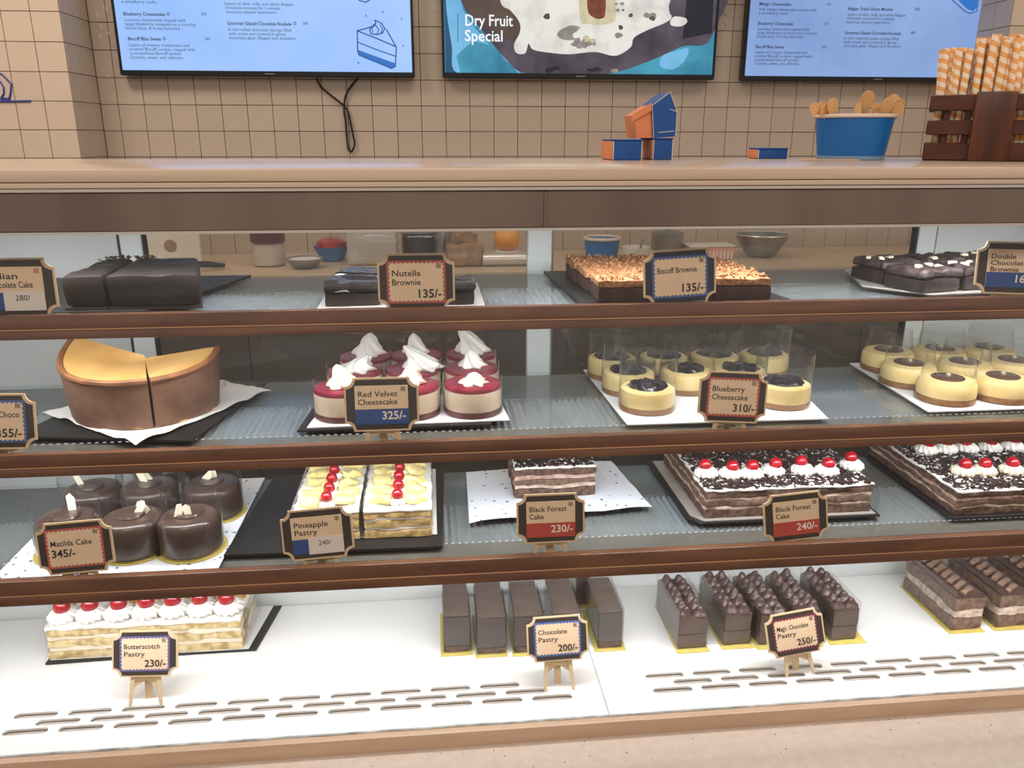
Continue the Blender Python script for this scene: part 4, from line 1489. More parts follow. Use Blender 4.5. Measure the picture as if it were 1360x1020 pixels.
# ================================================================== TOP SHELF
# dark chocolate loaf cake on a slate tray
flat_tray('slate_tray', 'dark slate tray under the dark chocolate cake', 'tray', [(-.66, .05), (-.40, .05), (-.315, .345), (-.66, .345)], S1 + .0005, S1 + .0045, 'tray_black')
cx0, cx1 = atY(80, 372, .06).x, atY(264, 362, .06).x
ctop = atY(170, 365, .06).z
ck = thing('chocolate_cake', 'dark ganache covered chocolate cake cut in two, beside the cut off tag', 'cake', ((cx0 + cx1) / 2, .06, S1 + .005), R(0))
hw, hh = (cx1 - cx0) / 2, ctop - S1 - .005
spx = -hw * .38
for (a_, b_) in ((-hw, spx - .0012), (spx + .0012, hw)):
    MB().rough(a_, b_, 0, .17, 0, hh * .06, .012, .0008, 60, 2).build('cake_base', 'choc_cut', ck)
    MB().rough(a_, b_, 0, .17, hh * .06, hh, .008, .0026, 34, 4, .008).build('ganache', 'choc_ganache', ck)
for ch_ in ck.children:
    for v in ch_.data.vertices:
        v.co.x -= (v.co.x + hw) / (2 * hw) * .27 * v.co.y
crumbs('chocolate_shavings', 'shaving', ck, 40, -hw + .005, -hw * .2, .13, .168, hh + .0015, .004, .009, .3, 5)

# glossy spread brownies on a clear board
flat_tray('clear_board', 'thin foil board under the glossy dark brownies', 'tray', rect(-.165, .075, .055, .25), S1 + .0005, S1 + .002, 'foil')
BR = [(-.118, .105, 4, 'nearest the left end of the foil board'), (-.108, .19, -3, 'behind the leftmost front piece'), (-.02, .11, 2, 'hidden behind the tag with the red edge'), (.036, .10, -2, 'at the right end of the foil board')]
for i, (x, y, rz, w_) in enumerate(BR):
    t = thing('glossy_brownie', 'glossy dark brownie ' + w_, 'brownie', (x, y, S1 + .0023), R(rz), 'glossy dark brownies')
    wx = .04 if i != 3 else .026
    MB().rough(-wx, wx, -.038, .038, 0, .018, .007, .0012, 60, i, .003).build('crumb', 'brownie_side', t)
    MB().rough(-wx - .001, wx + .001, -.039, .039, .0182, .032, .006, .004, 38, i + 3, .006).build('glaze', 'brownie_gloss', t)

# biscuit crumb brownies on a slate tray
flat_tray('slate_tray', 'dark slate tray under the biscuit crumb brownies', 'tray', [(.218, .035), (.535, .035), (.50, .345), (.20, .345)], S1 + .0005, S1 + .004, 'tray_black')
rown = ('front row', 'middle row', 'back row')
for r_ in range(3):
    for c_ in range(3):
        nm = ('left', 'middle', 'right')[c_]
        x = .282 + c_ * .0885 - r_ * .004
        y = .085 + r_ * .085
        t = thing('crumb_brownie', 'biscuit crumb brownie on the slate, %s %s' % (rown[r_], nm), 'brownie', (x, y, S1 + .0043), R(random.uniform(-2, 2)), 'biscuit crumb brownies')
        MB().rough(-.042, .042, -.040, .040, 0, .022, .007, .0016, 60, r_ * 3 + c_, .003).build('crumb', 'biscoff_side', t)
        MB().rough(-.0425, .0425, -.0405, .0405, .022, .033, .005, .0026, 75, r_ * 3 + c_ + 7, .003).build('topping', 'biscoff_top', t)
        crumbs('topping_crumbs', 'biscoff_top', t, 90, -.04, .04, -.039, .039, .0335, .002, .005, .8, r_ * 7 + c_)

# chunky brownies at the right
flat_tray('clear_board', 'thin foil board under the chunky nut brownies', 'tray', [(.705, .16), (.775, .075), (1.06, .11), (1.05, .33), (.76, .33)], S1 + .0005, S1 + .002, 'foil')
for i, (x, y, rz) in enumerate(((.785, .125, 14), (.875, .142, 10), (.965, .15, 8), (.775, .215, 14), (.865, .232, 10), (.955, .245, 8))):
    t = thing('chunky_brownie', 'chunky dark brownie with pale chips, %s row, %s' % (('front', 'rear')[i // 3], ('left', 'middle', 'right')[i % 3]), 'brownie', (x, y, S1 + .0023), R(rz), 'chunky dark brownies')
    MB().rough(-.042, .042, -.038, .038, 0, .022, .007, .003, 50, i + 11, .004).build('crumb', 'brownie_side', t)
    MB().rough(-.042, .042, -.038, .038, .0215, .036, .005, .0055, 55, i + 21, .006).build('topping', 'dutch', t)
    rg = random.Random(i)
    for q in range(3):
        MB().rough(-.007, .007, -.005, .005, 0, .007, .004, .002, 90, q + i, .003).build('pale_chip', 'white_choc', t, (rg.uniform(-.03, .03), rg.uniform(-.028, .022), .033), (0, 0, rg.uniform(0, 3)))

# ================================================================== MIDDLE SHELF
# part of a tall baked cheesecake in two wedges on paper over a black board
flat_tray('black_board', 'black board under the tall baked cheesecake', 'tray', [(-.63, .10), (-.36, .055), (-.305, .35), (-.56, .37)], S2 + .0005, S2 + .004, 'tray_black')


def paper_corner(u, v):
    # sheet turned like a diamond, its corners curling
    e = max(0, abs(u - .5) + abs(v - .5) - .42)
    return .0008 + e * .035 + .0012 * noise.noise(Vector((u * 6, v * 6, 1)))


PQ = [Vector((-.432, .036)), Vector((-.285, .285)), Vector((-.42, .372)), Vector((-.632, .200))]
pc = Vector((-.45, .25, S2 + .0045))


def paper_warp(x, y):
    q = PQ[0] * (1 - x) * (1 - y) + PQ[1] * x * (1 - y) + PQ[2] * x * y + PQ[3] * (1 - x) * y
    return q.x - pc.x, q.y - pc.y


ppm = MB().sheet(0, 1, 0, 1, lambda u, v: .0006 + max(0.0, max(abs(u - .5), abs(v - .5)) - .38) * .10 * (abs(noise.noise(Vector((u * 5, v * 5, 3)))) + .12) + .0008 * abs(noise.noise(Vector((u * 9, v * 9, 1)))), .0005, 28, 28, warp=paper_warp)
tag(ppm.build('baking_paper', 'paper_white', None, pc), 'sheet of white baking paper under the tall baked cheesecake', 'paper')
yf = .095
zt_ = atY(205, 506, yf).z
c0 = atZ(203, 487, zt_)
Rr = .118
zb_ = S2 + .0075
Hc = zt_ - zb_
cheese_c = Vector((atY(195, 540, yf + .11).x, yf + Rr, zb_))


def wedge(label, a0, a1, lift):
    t = thing('cheesecake_wedge', label, 'cheesecake', cheese_c, 0, 'wedges of tall baked cheesecake')
    n = 22
    apex = (0, .012)

    def outline(sc):
        return [(Rr * sc * math.cos(R(a0 + (a1 - a0) * k / n)), Rr * sc * math.sin(R(a0 + (a1 - a0) * k / n))) for k in range(n + 1)]
    def rise(ang):
        return Hc * (.985 + lift * (abs(math.degrees(ang) - 270) / 100) ** 2.6)
    # side crust: outer wall, slightly flared
    mb = MB()
    vs, fs = [], []
    m_ = 7
    for j in range(m_ + 1):
        s = j / m_
        fl = 0.945 + .055 * s + .012 * math.sin(s * 3)
        for k in range(n + 1):
            ang = R(a0 + (a1 - a0) * k / n)
            r_ = Rr * fl * (1 + .012 * noise.noise(Vector((ang * 5, s * 4, 2))))
            vs.append((r_ * math.cos(ang), r_ * math.sin(ang), rise(ang) * s))
    for j in range(m_):
        for k in range(n):
            q_ = j * (n + 1) + k
            fs.append((q_, q_ + 1, q_ + n + 2, q_ + n + 1))
    # close to a thin curved wall
    o_ = len(vs)
    for j in range(m_ + 1):
        s = j / m_
        for k in range(n + 1):
            ang = R(a0 + (a1 - a0) * k / n)
            r_ = Rr * (.90 + .045 * s)
            vs.append((r_ * math.cos(ang), r_ * math.sin(ang), rise(ang) * s))
    for j in range(m_):
        for k in range(n):
            q_ = o_ + j * (n + 1) + k
            fs.append((q_, q_ + n + 1, q_ + n + 2, q_ + 1))
    for k in range(n):
        q_ = m_ * (n + 1) + k
        fs.append((q_, q_ + 1, o_ + q_ + 1, o_ + q_))
    for k in (0, n):
        for j in range(m_):
            q_ = j * (n + 1) + k
            fs.append((q_, q_ + n + 1, o_ + q_ + n + 1, o_ + q_))
    mb.add(vs, fs)
    mb.build('crust', 'cc_side', t)
    # filling with a dipping top
    mb = MB()
    vs, fs = [], []
    rings = 8
    for lev in (0, 1):
        for i in range(rings + 1):
            f_ = i / rings
            for k in range(n + 1):
                ang = R(a0 + (a1 - a0) * k / n)
                x, y = Rr * .944 * math.cos(ang) * f_ + apex[0] * (1 - f_), Rr * .944 * math.sin(ang) * f_ + apex[1] * (1 - f_)
                edge = abs((a0 + (a1 - a0) * k / n) - 270) / 100
                z = Hc * (.96 + .03 * f_ ** 2 + lift * edge ** 2.6 * (.25 + .80 * f_)) if lev else 0.0
                if lev and i == rings:
                    z = rise(ang)
                vs.append((x, y, z))
    L_ = (rings + 1) * (n + 1)
    for lev in (0, 1):
        for i in range(rings):
            for k in range(n):
                q_ = lev * L_ + i * (n + 1) + k
                f4 = (q_, q_ + n + 1, q_ + n + 2, q_ + 1)
                fs.append(f4 if lev else tuple(reversed(f4)))
    for k in (0, n):
        for i in range(rings):
            q_ = i * (n + 1) + k
            fs.append((q_, q_ + n + 1, L_ + q_ + n + 1, L_ + q_))
    for k in range(n):
        q_ = rings * (n + 1) + k
        fs.append((q_, q_ + 1, L_ + q_ + 1, L_ + q_))
    mb.add(vs, fs)
    mb.build('filling', 'cc_top', t)
    rim = [(Rr * .985 * math.cos(R(a0 + (a1 - a0) * k / n)), Rr * .985 * math.sin(R(a0 + (a1 - a0) * k / n)), rise(R(a0 + (a1 - a0) * k / n)) - .002) for k in range(n + 1)]
    MB().tube(rim, .0052, 8).build('browned_rim', 'cc_rim', t)
    return t


wedge('left wedge of the tall baked cheesecake, its top rising to the left', 166, 291, .42)
wedge('right wedge of the tall baked cheesecake beside the clear collar', 293, 366, .26)
pl_ = MB()
vs = []
for k in range(13):
    a_ = R(330 + 45 * k / 12)
    for z_ in (0, Hc * .96):
        vs.append((Rr * 1.055 * math.cos(a_), Rr * 1.055 * math.sin(a_), z_))
pl_.add(vs, [(2 * k, 2 * k + 2, 2 * k + 3, 2 * k + 1) for k in range(12)])
tag(pl_.build('clear_collar', 'acetate', None, cheese_c + Vector((.0, 0, .003))), 'loose clear plastic collar at the right side of the tall cheesecake', 'collar')

# nine red topped mini cheesecakes
flat_tray('black_board', 'black board under the white card of red topped cheesecakes', 'tray', [(-.212, .085), (.085, .085), (.085, .372), (-.185, .372)], S2 + .0005, S2 + .0035, 'tray_black')
flat_tray('white_card', 'white card under the red topped mini cheesecakes', 'card', [(-.198, .092), (.115, .098), (.095, .375), (-.165, .375)], S2 + .004, S2 + .0055, 'board_white')
ZM = S2 + .006


def mini(label, loc, group, kind, dol=None, rz=0.0):
    t = thing('mini_cheesecake', label, 'cheesecake', loc, rz, group)
    r_ = .047
    if kind == 'red':
        MB().lathe([(r_ - .002, 0), (r_, .001), (r_, .009), (r_ - .001, .0095)], 40).build('crust', 'rv_crust', t)
        MB().lathe([(r_ - .001, .0097), (r_ - .0005, .012), (r_ - .0005, .0395), (r_ - .001, .041)], 40).build('filling', 'rv_body', t)
        MB().lathe([(r_ - .0008, .0412), (r_ - .0004, .043), (r_ - .002, .047), (r_ - .006, .0482), (.004, .0484)], 40).build('topping', 'rv_top', t)
        d = dollop(dol[0], dol[1], 6, 1.2, (dol[2], dol[3]), depth=.2)
        d.build('whipped_cream', 'cream' if dol[4] else 'cream_old', t, (dol[5], dol[6], .0472))
        cyl_shell(r_ + .0010, r_ + .0012, .058).build('clear_collar', 'acetate', t)
    elif kind == 'blue':
        r_ = .045
        MB().lathe([(r_ - .002, 0), (r_, .001), (r_, .0085), (r_ - .001, .009)], 40).build('crust', 'bb_crust', t)
        MB().lathe([(r_ - .001, .0092), (r_, .011), (r_ + .0006, .028), (r_ - .001, .0345), (r_ - .006, .0375), (r_ - .012, .0375), (.004, .035)], 40).build('filling', 'bb_body', t)
        mb = MB().lathe([(.030, .0355), (.0325, .0375)] + [(.0325 * math.cos(q * PI / 2 / 9) + .0004, .0375 + .0075 * math.sin(q * PI / 2 / 9)) for q in range(1, 10)], 44)
        mb.v = [tuple(Vector(v) + (noise.noise_vector(Vector(v) * 130 + Vector((loc[0] * 90, loc[1] * 70, 0))) * .0042 if v[2] > .0365 else Vector((0, 0, 0)))) for v in mb.v]
        mb.build('berry_topping', 'bb_top', t)
        cyl_shell(r_ + .0014, r_ + .002, .090).build('clear_collar', 'acetate', t)
    else:
        r_ = .047
        MB().lathe([(r_ - .002, 0), (r_ + .0005, .001), (r_, .0095), (r_ - .001, .010)], 40).build('crust', 'bb_crust', t)
        MB().lathe([(r_ - .001, .0102), (r_, .012), (r_ - .001, .030), (r_ - .004, .036), (r_ - .010, .038), (.004, .0375)], 40).build('filling', 'bb_body', t)
        MB().lathe([(.0262, .0376), (.0265, .039), (.025, .0402), (.004, .0404)], 32).build('caramel_disc', 'cara_top', t)
        MB().rough(-.003, .003, -.003, .003, 0, .004, .003, .001, 90, 1, .001).build('nut', 'white_choc', t, (.002, .002, .0403))
        cyl_shell(r_ + .0016, r_ - .010, .078).build('clear_collar', 'acetate', t)
    return t


cols = [(455, 556), (551, 556), (628, 556)]
base_y = .149
rvx = [-.146, -.040, .060]
D3 = {(0, 0): (.021, .036, -.010, .004, 0, .002, -.004), (0, 1): (.020, .034, .006, 0, 0, 0, 0), (0, 2): (.019, .019, .0, 0, 0, .002, -.006),
      (1, 0): (.026, .026, .022, .004, 1, .004, -.004), (1, 1): (.027, .040, -.032, .006, 1, .018, -.004), (1, 2): (.019, .030, -.004, .0, 1, .002, .0),
      (2, 0): (.024, .040, .004, .004, 1, .006, .004), (2, 1): (.019, .038, -.004, .002, 1, .000, .004), (2, 2): (.025, .048, -.024, .004, 1, .004, .002)}
for r_ in range(3):
    for c_ in range(3):
        x = rvx[c_] + (0, .010, .022)[r_] * (1 if c_ == 0 else .3)
        y = base_y + r_ * .0930
        mini('red topped mini cheesecake with whipped cream, %s, %s column' % (rown[r_], ('left', 'middle', 'right')[c_]), (x, y, ZM), 'red topped mini cheesecakes', 'red', D3[(r_, c_)])

# blueberry cheesecakes in tall collars
wc = [atZ(833, 566, S2), atZ(1100, 558, S2), atZ(1068, 505, S2), atZ(791, 491, S2)]
flat_tray('white_card', 'white card under the dark berry topped mini cheesecakes', 'card', [(wc[0].x, wc[0].y), (wc[1].x, wc[1].y), (.668, .379), (.285, .379)], S2 + .0008, S2 + .0028, 'board_white')
ZM2 = S2 + .0033
for i, (x, y, w_) in enumerate(((.347, .143, 'nearest the left corner of its card'), (.580, .146, 'right of the red edged tag'), (.338, .238, 'second in the left column'), (.442, .238, 'behind the tag, left'), (.538, .233, 'behind the tag, right'), (.330, .333, 'at the far left corner of its card'), (.428, .333, 'back row, second from the left'), (.526, .333, 'back row, third from the left'), (.624, .333, 'at the far right corner of its card'))):
    p = Vector((x, y, ZM2))
    mini('dark berry topped mini cheesecake, ' + w_, p, 'dark berry topped mini cheesecakes', 'blue')

# caramel disc cheesecakes
flat_tray('white_card', 'white card under the caramel disc mini cheesecakes', 'card', [(.802, .080), (1.20, .080), (1.20, .375), (.82, .375)], S2 + .0008, S2 + .0028, 'board_white')
for i, (x, y, w_) in enumerate(((.868, .140, 'nearest the front left corner of its card'), (.968, .140, 'front row, second from the left'), (1.068, .142, 'front row, third from the left'),
                                (.868, .236, 'middle row, leftmost'), (.962, .235, 'middle row, second'), (1.060, .238, 'middle row, third'), (.882, .330, 'back row, leftmost'), (.975, .330, 'back row, second'), (1.075, .330, 'back row, third'))):
    x -= .012 if i in (3, 6) else 0
    mini('mini cheesecake with a glossy caramel disc, ' + w_, (x, y, ZM2), 'caramel disc mini cheesecakes', 'cara')

# ================================================================== LOWEST SHELF
# round dark chocolate cakes with pale shards
flat_tray('printed_paper', 'printed paper under the round dark chocolate cakes', 'paper', [(-.66, .03), (-.335, .03), (-.33, .37), (-.66, .37)], S3 + .0006, S3 + .0014, 'paper_print')
MT = [(243, 746, 'front right, nearest the glass', [(-.012, -.014, 12, 10, .020), (.004, -.012, -20, 4, .018)]), (165, 748, 'front middle behind its tag', [(.010, .0, 24, -12, .022), (.024, .004, -45, 10, .022)]), (76, 750, 'front left, half hidden by its tag', [(.006, .012, -8, 15, .028)]),
      (275, 696, 'right, second row', [(-.012, .0, 40, -20, .020), (.004, .006, -15, 25, .022)]), (190, 700, 'middle, second row', [(-.006, .0, -32, 0, .034), (.0, .008, -40, 10, .03)]), (112, 704, 'left, second row', [(-.016, .0, -40, -14, .036)]), (208, 662, 'back row, hidden by the others', [(.0, .0, 20, 0, .02)])]
for i, (px, py, w_, shards) in enumerate(MT):
    p = atZ(px, py, S3 + .0055)
    p = Vector((p.x, min(p.y + .052, .325), S3 + .004))
    g = MB().lathe([(.053, 0), (.054, .0005), (.054, .0012)], 32).build('gold_board', 'gold_board', None, (p.x, p.y, S3 + .0018))
    tag(g, 'round gold board under the dark chocolate cake, ' + w_, 'cake board', 'round gold cake boards')
    t = thing('round_chocolate_cake', 'round dark chocolate cake with pale shards, ' + w_, 'cake', p, 0, 'round dark chocolate cakes')
    MB().lathe([(.044, 0), (.0455, .002), (.0455, .032), (.045, .033)], 40).build('sponge', 'choc_cut', t)
    MB().lathe([(.0456, .0015), (.0468, .004), (.0472, .040), (.0455, .047), (.041, .051), (.034, .0525), (.004, .0525)], 40, fn=lambda a_, s_: 1 + .015 * noise.noise(Vector((math.cos(a_) * 3 + px, math.sin(a_) * 3, s_ * 3)))).build('ganache', 'matilda', t)
    MB().lathe([(.020, .0522), (.021, .054), (.019, .0565), (.012, .0568), (.002, .0555)], 28).build('ganache_swirl', 'matilda', t)
    for (sx, sy, tl, yw, L) in shards:
        MB().prism([(-.006, 0), (.005, 0), (.007, L * .7), (.002, L), (-.004, L * .9)], 0, .0016).build('shard', 'shard', t, (sx, sy, .054), (R(-12), R(tl), R(yw)))
    cyl_shell(.0495, .0500, .075).build('clear_collar', 'acetate', t)
    t.scale = (1.0, 1.0, 1.08)

# pineapple pastry
flat_tray('slate_tray', 'dark slate tray under the pineapple pastry slices', 'tray', [(-.335, .064), (.004, .060), (.012, .368), (-.312, .372)], S3 + .0006, S3 + .0046, 'tray_black')
pz = S3 + .0056
flat_tray('white_card', 'white card under the pineapple pastry slices', 'card', rect(-.234, -.004, .100, .372), S3 + .005, S3 + .0056, 'board_white')
hp = atY(566, 675, .094).z - pz


def layer_cake(t, x0, x1, y0, y1, layers, seed, res=.008):
    z = 0
    for i, (h, m, nm, ins, amp) in enumerate(layers):
        MB().rough(x0 + ins, x1 - ins, y0 + ins, y1 - ins, z, z + h - .0001, res, amp, 60, seed + i * 5, 0.0015, top=(i == len(layers) - 1)).build(nm, m, t)
        z += h
    tot = z
    off = Vector((seed * .37, seed * .11, 0))
    for ch_ in t.children:
        for v in ch_.data.vertices:
            p_ = v.co * 26 + off
            k_ = math.sin(PI * min(1, max(0, v.co.z / tot))) if v.co.z < tot * .5 else min(1, .35 + (tot - v.co.z) / tot)
            v.co.z += .0050 * noise.noise(p_ * 1.0 + Vector((0, 0, v.co.z * 40))) * k_ + .0022 * noise.noise(v.co * 75 + off) * k_
            f_ = .0030 * noise.noise(v.co * 70 + off * 2) * (1 if v.co.z > .002 else 0)
            if v.co.y < y0 + .004:
                v.co.y += f_
            if v.co.x < x0 + .004 or v.co.x > x1 - .004:
                v.co.x += f_
    return tot


for i, (a_, b_, w_) in enumerate(((-.232, -.128, 'behind its sticker covered tag'), (-.121, -.012, 'right of the two, with three cherries in line'))):
    t = thing('pineapple_pastry', 'long pineapple cream pastry, ' + w_, 'pastry', ((a_ + b_) / 2, .094, pz), 0, 'pineapple pastries')
    w2 = (b_ - a_) / 2
    H = layer_cake(t, -w2, w2, 0, .24, [(hp * .27, 'sponge_yellow', 'sponge_layer', .0, .0016), (hp * .10, 'cream', 'cream_layer', .001, .0008), (hp * .24, 'sponge_yellow', 'sponge_layer', .0, .0016), (hp * .10, 'cream', 'cream_layer', .001, .0008), (hp * .20, 'sponge_yellow', 'sponge_layer', .0, .0016), (hp * .09, 'cream', 'frosting', -.0006, .0014)], 30 + i)
    for k in range(6):
        y = .030 + k * .038
        for sx in (-1, 1):
            MB().rough(-.018, .018, -.012, .012, 0, .012, .004, .0075, 55, k + i * 9 + sx, .006).build('pineapple_chunk', 'pineapple', t, (sx * .027, y, H - .001), (R(random.uniform(-12, 12)), R(sx * 8), R(18 * sx + random.uniform(-14, 14))))
        rs = put('rosette', rosette_m, t, (0, y - .004, H - .001))
        rs.scale = (.78, .78, .6)
        ch_ = put('cherry', cherry_m, rs, (0, 0, .009))
        ch_.scale = (1.1, 1.1, 1.5)
    for sx in (-1, 1):
        MB().box(sx * (w2 + .0016) - .0004, sx * (w2 + .0016) + .0004, .002, .238, .0005, hp + .006).build('clear_collar', 'acetate', t)

# black forest: small cut piece on printed paper
bp = MB().sheet(.055, .348, .155, .372, lambda u, v: .001 + .006 * max(0, .18 - v) * 4 * abs(math.sin(u * 9)) + .004 * abs(noise.noise(Vector((u * 5, v * 4, 2)))), .0005, 24, 18, warp=lambda x, y: (x + (.372 - y) * (.12 if x > .2 else -.02), y + (x - .2) * .10))
tag(bp.build('printed_paper', 'paper_print', None, (0, 0, S3 + .0006)), 'blue flecked white paper under the small black forest piece', 'paper')
BFL = [('sponge_choc', 'sponge_layer', .26, .0, .0018), ('mousse_pale', 'cream_layer', .12, .001, .0012), ('sponge_choc_soft', 'sponge_layer', .20, .0, .0018), ('mousse_pink', 'cream_layer', .13, .001, .0012), ('sponge_choc', 'sponge_layer', .21, .0, .0018), ('cream', 'frosting', .08, -.0008, .0016)]


def black_forest(label, loc, w_, d_, h_, seed, cherries, shav):
    t = thing('black_forest_cake', label, 'cake', loc, 0, 'black forest cakes')
    H = layer_cake(t, 0, w_, 0, d_, [(h_ * f_, m_, n_, i_, a_) for (m_, n_, f_, i_, a_) in BFL], seed)
    crumbs('chocolate_shavings', 'shaving', t, int(shav * 2.6), .003, w_ - .003, .002, d_ - .003, H, .004, .011, .18, seed)
    crumbs('white_flakes', 'shaving_white', t, shav // 9, .001, w_ - .001, .001, d_ - .003, H + .001, .003, .008, .2, seed + 1)
    for (x, y, old) in cherries:
        rs = put('rosette', rosette_old_m if old else rosette_m, t, (x, y, H))
        ch_ = put('cherry', cherry_m, rs, (random.uniform(-.002, .002), random.uniform(-.002, .002), .0095))
        ch_.rotation_euler = (random.uniform(-.3, .3), random.uniform(-.3, .3), 0)
    return t, H


z_ = S3 + .004
black_forest('small cut black forest piece on blue flecked paper', (.136, .226, z_), .148, .135, .060, 51, [], 520)
x0_, x1_ = atZ(935, 689, S3 + .005).x, atZ(1160, 683, S3 + .005).x
yf_ = .112
hz = atY(930, 652, yf_).z - (S3 + .0055)
flat_tray('slate_tray', 'dark tray under the long black forest cake with seven cherries in front', 'tray', [(x0_ - .03, .125), (x0_ - .008, .100), (x1_ + .012, .100), (x1_ + .012, .372), (x0_ - .03, .372)], S3 + .0006, S3 + .0036, 'tray_black')
flat_tray('foil_card', 'foil card under the long black forest cake with seven cherries in front', 'card', [(x0_ - .02, .128), (x0_ - .002, .104), (x1_ + .006, .104), (x1_ + .006, .371), (x0_ - .02, .371)], S3 + .004, S3 + .0052, 'foil')
W_ = x1_ - x0_
ztop = S3 + .0055 + hz
chx = []
for px, py in ((938, 630), (970, 631), (998, 631), (1026, 627), (1066, 626), (1098, 627), (1131, 620)):
    p = atZ(px, py, ztop + .003)
    chx.append((p.x - x0_, min(max(p.y - yf_, .03), .24), False))
for k in range(7):
    chx.append((.03 + k * (W_ - .05) / 6, .215, False))
black_forest('long black forest cake with seven cherries along its front', (x0_, yf_, S3 + .0055), W_, .255, hz, 61, chx, 1500)
flat_tray('slate_tray', 'dark tray under the black forest cake at the right edge', 'tray', [(.872, .075), (1.24, .075), (1.24, .372), (.872, .372)], S3 + .0006, S3 + .0040, 'tray_black')
h2 = atY(1285, 652, .085).z - S3 - .0045
z2_ = S3 + .0045 + h2
chr_ = []
for px, py in ((1279, 628), (1307, 627), (1343, 626), (1378, 624)):
    p = atZ(px, py, z2_ + .003)
    chr_.append((p.x - .882, p.y - .085, True))
for px, py in ((1230, 599), (1256, 598), (1284, 597), (1315, 596), (1345, 595)):
    p = atZ(px, py, z2_ + .003)
    chr_.append((p.x - .882, min(p.y - .085, .262), False))
black_forest('black forest cake cut off by the right edge, rows of cherries', (.882, .085, S3 + .0045), .35, .285, h2, 71, chr_, 1500)

# ================================================================== DECK
# butterscotch pastry
bx0, bx1 = atZ(66, 880, ZD).x, atZ(322, 868, ZD).x
yb_ = .238
flat_tray('black_board', 'black board under the butterscotch cake', 'tray', [(bx0 - .004, yb_ - .010), (bx1 - .12, yb_ - .004), (bx1 + .024, yb_ - .004), (bx1 + .046, .380), (bx0, .380)], ZD + .0006, ZD + .004, 'tray_black')
hb = atY(150, 828, yb_).z - ZD - .0045
flat_tray('white_card', 'white card beneath the butterscotch cake on its black board', 'card', [(bx0, yb_ - .001), (bx1 + .010, yb_ - .001), (bx1 + .030, .380), (bx0, .380)], ZD + .0041, ZD + .0044, 'board_white')
t = thing('butterscotch_cake', 'pale butterscotch layer cake with seven cherries along its front', 'cake', (bx0, yb_, ZD + .0045), 0)
Wb = bx1 - bx0
H = layer_cake(t, 0, Wb, 0, .138, [(hb * .22, 'sponge_pale', 'sponge_layer', 0, .002), (hb * .13, 'cream_old', 'cream_layer', .001, .0012), (hb * .20, 'sponge_pale', 'sponge_layer', 0, .002), (hb * .13, 'cream_old', 'cream_layer', .001, .0012), (hb * .18, 'sponge_pale', 'sponge_layer', 0, .002), (hb * .14, 'cream', 'frosting', -.001, .002)], 81)
for k in range(7):
    rs = put('rosette', rosette_m, t, (.026 + k * (Wb - .05) / 6, .024, H - .001))
    rs.scale = (1.32, 1.32, 1.35)
    ch_ = put('cherry', cherry_m, rs, (random.uniform(-.002, .002), random.uniform(-.002, .002), .0095))
crumbs('brittle_crumbs', 'brittle', t, 260, .004, Wb - .004, .05, .134, H, .004, .009, .7, 9)
MB().box(-.0018, -.001, .0, .138, .0005, hb + .012).build('clear_collar', 'acetate', t)
MB().box(Wb + .006, Wb + .0068, .0, .138, .0005, hb + .012).build('clear_collar', 'acetate', t)

# chocolate pastry slices
CP = [(607, 866, 38, 'leftmost of the front row', 'y'), (653, 868, 42, 'second from the left', 'y'), (702, 866, 42, 'third, left of its tag', 'y'), (752, 862, 40, 'right behind its tag', 'y'), (810, 860, 36, 'rightmost, beside the panel joint', 'y'), (776, 792, 22, 'far back behind the others', 'b')]
for (px, py, wpx, w_, k) in CP:
    p = atZ(px, py, ZD + .0025)
    if k == 'b':
        p = Vector((p.x - .01, .325, 0))
    bw = .058
    d_ = .125 if k != 'b' else .05
    flat_tray('gold_board', 'gold board under the chocolate slice ' + w_, 'cake board', rect(p.x - .030, p.x + .029, p.y - .009, p.y + d_ + .006), ZD + .0006, ZD + .0018, 'gold_board', 'gold boards under the chocolate slices')
    t = thing('chocolate_slice', 'plain dark chocolate slice, ' + w_, 'pastry', (p.x, p.y, ZD + .0022), 0, 'plain chocolate slices')
    ww = wpx * .00127 / 2
    hgt = .074
    MB().rough(-ww, ww, 0, d_, 0, .012, .008, .0008, 50, int(px), .002).build('sponge_base', 'sponge_choc', t)
    MB().rough(-ww, ww, 0, d_, .0121, hgt, .007, .0012, 40, int(px) + 1, .003).build('mousse', 'choc_pastry', t)
    MB().rough(-ww + .001, ww - .001, .001, d_ - .001, hgt - .0002, hgt + .0022, .008, .0006, 40, 3, .001).build('glaze', 'choc_pastry_side', t)
    c_ = MB()
    c_.tube([(-ww - .0015, -.0012, 0), (-ww - .0015, -.0012, hgt + .008)], .0003, 4)
    MB().box(-ww - .0016, -ww - .0010, -.001, d_, .0005, hgt + .008).build('clear_collar', 'acetate', t)
    MB().box(ww + .0010, ww + .0016, -.001, d_, .0005, hgt + .008).build('clear_collar', 'acetate', t)
    MB().box(-ww - .001, ww + .001, -.0024, -.0018, .0005, hgt + .008).build('clear_collar', 'acetate', t)

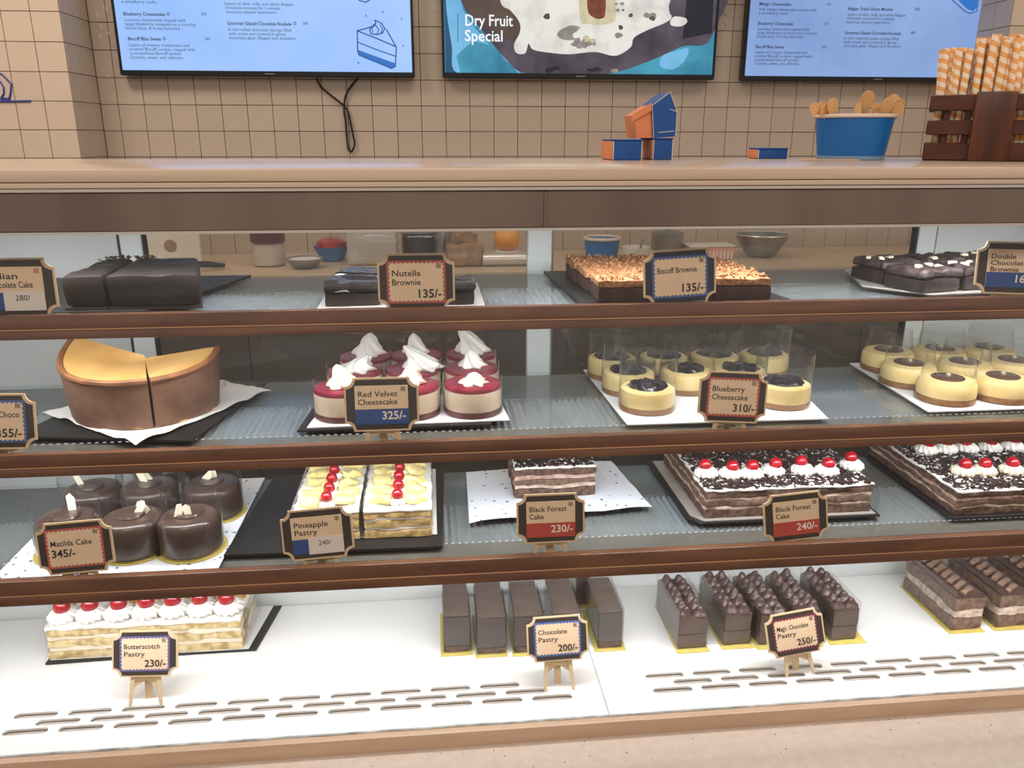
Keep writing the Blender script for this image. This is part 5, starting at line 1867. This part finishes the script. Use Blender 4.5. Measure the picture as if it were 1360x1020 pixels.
# kiss topped chocolate pastries
MG = [(919, 861, 44, 'leftmost, beside the panel slots'), (978, 856, 42, 'second from the left'), (1024, 856, 40, 'third, left of its tag'), (1070, 854, 40, 'fourth, behind its tag'), (1120, 850, 40, 'rightmost')]
for i, (px, py, wpx, w_) in enumerate(MG):
    p = atZ(px, py, ZD + .0025)
    flat_tray('gold_board', 'gold board under the kiss topped pastry, ' + w_, 'cake board', rect(p.x - .031, p.x + .031 if i < 4 else p.x + .042, p.y - .011, p.y + .15), ZD + .0006, ZD + .0018, 'gold_board', 'gold boards under the kiss topped pastries')
    t = thing('kiss_topped_pastry', 'dark chocolate pastry topped with piped kisses, ' + w_, 'pastry', (p.x, p.y, ZD + .0022), R(1.5), 'kiss topped chocolate pastries')
    ww = wpx * .00125 / 2
    hgt = .066
    MB().rough(-ww, ww, 0, .14, 0, .03, .008, .001, 50, i + 90, .002).build('sponge_base', 'choc_pastry_side', t)
    MB().rough(-ww, ww, 0, .14, .0301, hgt, .008, .0012, 40, i + 95, .002).build('mousse', 'choc_pastry_side', t)
    for r_ in range(6):
        for c_ in range(2):
            o = put('piped_kiss', kiss_m, t, ((c_ - .5) * ww * .98 + random.uniform(-.001, .001), .013 + r_ * .0225 + random.uniform(-.001, .001), hgt - .0015), (random.uniform(-.15, .15), random.uniform(-.15, .15), random.uniform(0, 3)))
            o.scale = (1.22, 1.22, random.uniform(1.0, 1.4))
    MB().box(-ww - .0018, -ww - .0012, -.001, .14, .0005, hgt + .014).build('clear_collar', 'acetate', t)
    MB().box(ww + .0012, ww + .0018, -.001, .14, .0005, hgt + .014).build('clear_collar', 'acetate', t)

# layered mocha slices at the right
for i, (px, py, w_) in enumerate(((1279, 836, 'leftmost of three, on the gold board corner'), (1338, 832, 'middle of three'), (1394, 829, 'rightmost of three, cut off by the picture edge'))):
    p = atZ(px, py, ZD + .0025)
    flat_tray('gold_board', 'gold board under the mocha slice, ' + w_, 'cake board', rect(p.x - .034, p.x + .040, p.y - .010, p.y + .165), ZD + .0006, ZD + .0018, 'gold_board', 'gold boards under the mocha slices')
    t = thing('mocha_slice', 'layered mocha slice with piped top, ' + w_, 'pastry', (p.x + .006, p.y, ZD + .0022), R(2), 'mocha slices')
    hm = .072
    H = layer_cake(t, -.031, .031, 0, .16, [(hm * .36, 'sponge_choc_soft', 'sponge_layer', 0, .0012), (hm * .24, 'mousse_pale', 'cream_layer', .0006, .0016), (hm * .34, 'sponge_choc_soft', 'sponge_layer', 0, .0012), (hm * .06, 'kiss', 'glaze', .0004, .0006)], 101 + i)
    for k in range(7):
        MB().rough(-.017, .017, -.006, .006, 0, .009, .004, .0025, 90, k + i, .004).build('piped_ridge', 'kiss_tan', t, (0, .016 + k * .021, H - .0005), (0, 0, R(28)))
    MB().box(-.0330, -.0324, -.001, .16, .0005, hm + .014).build('clear_collar', 'acetate', t)
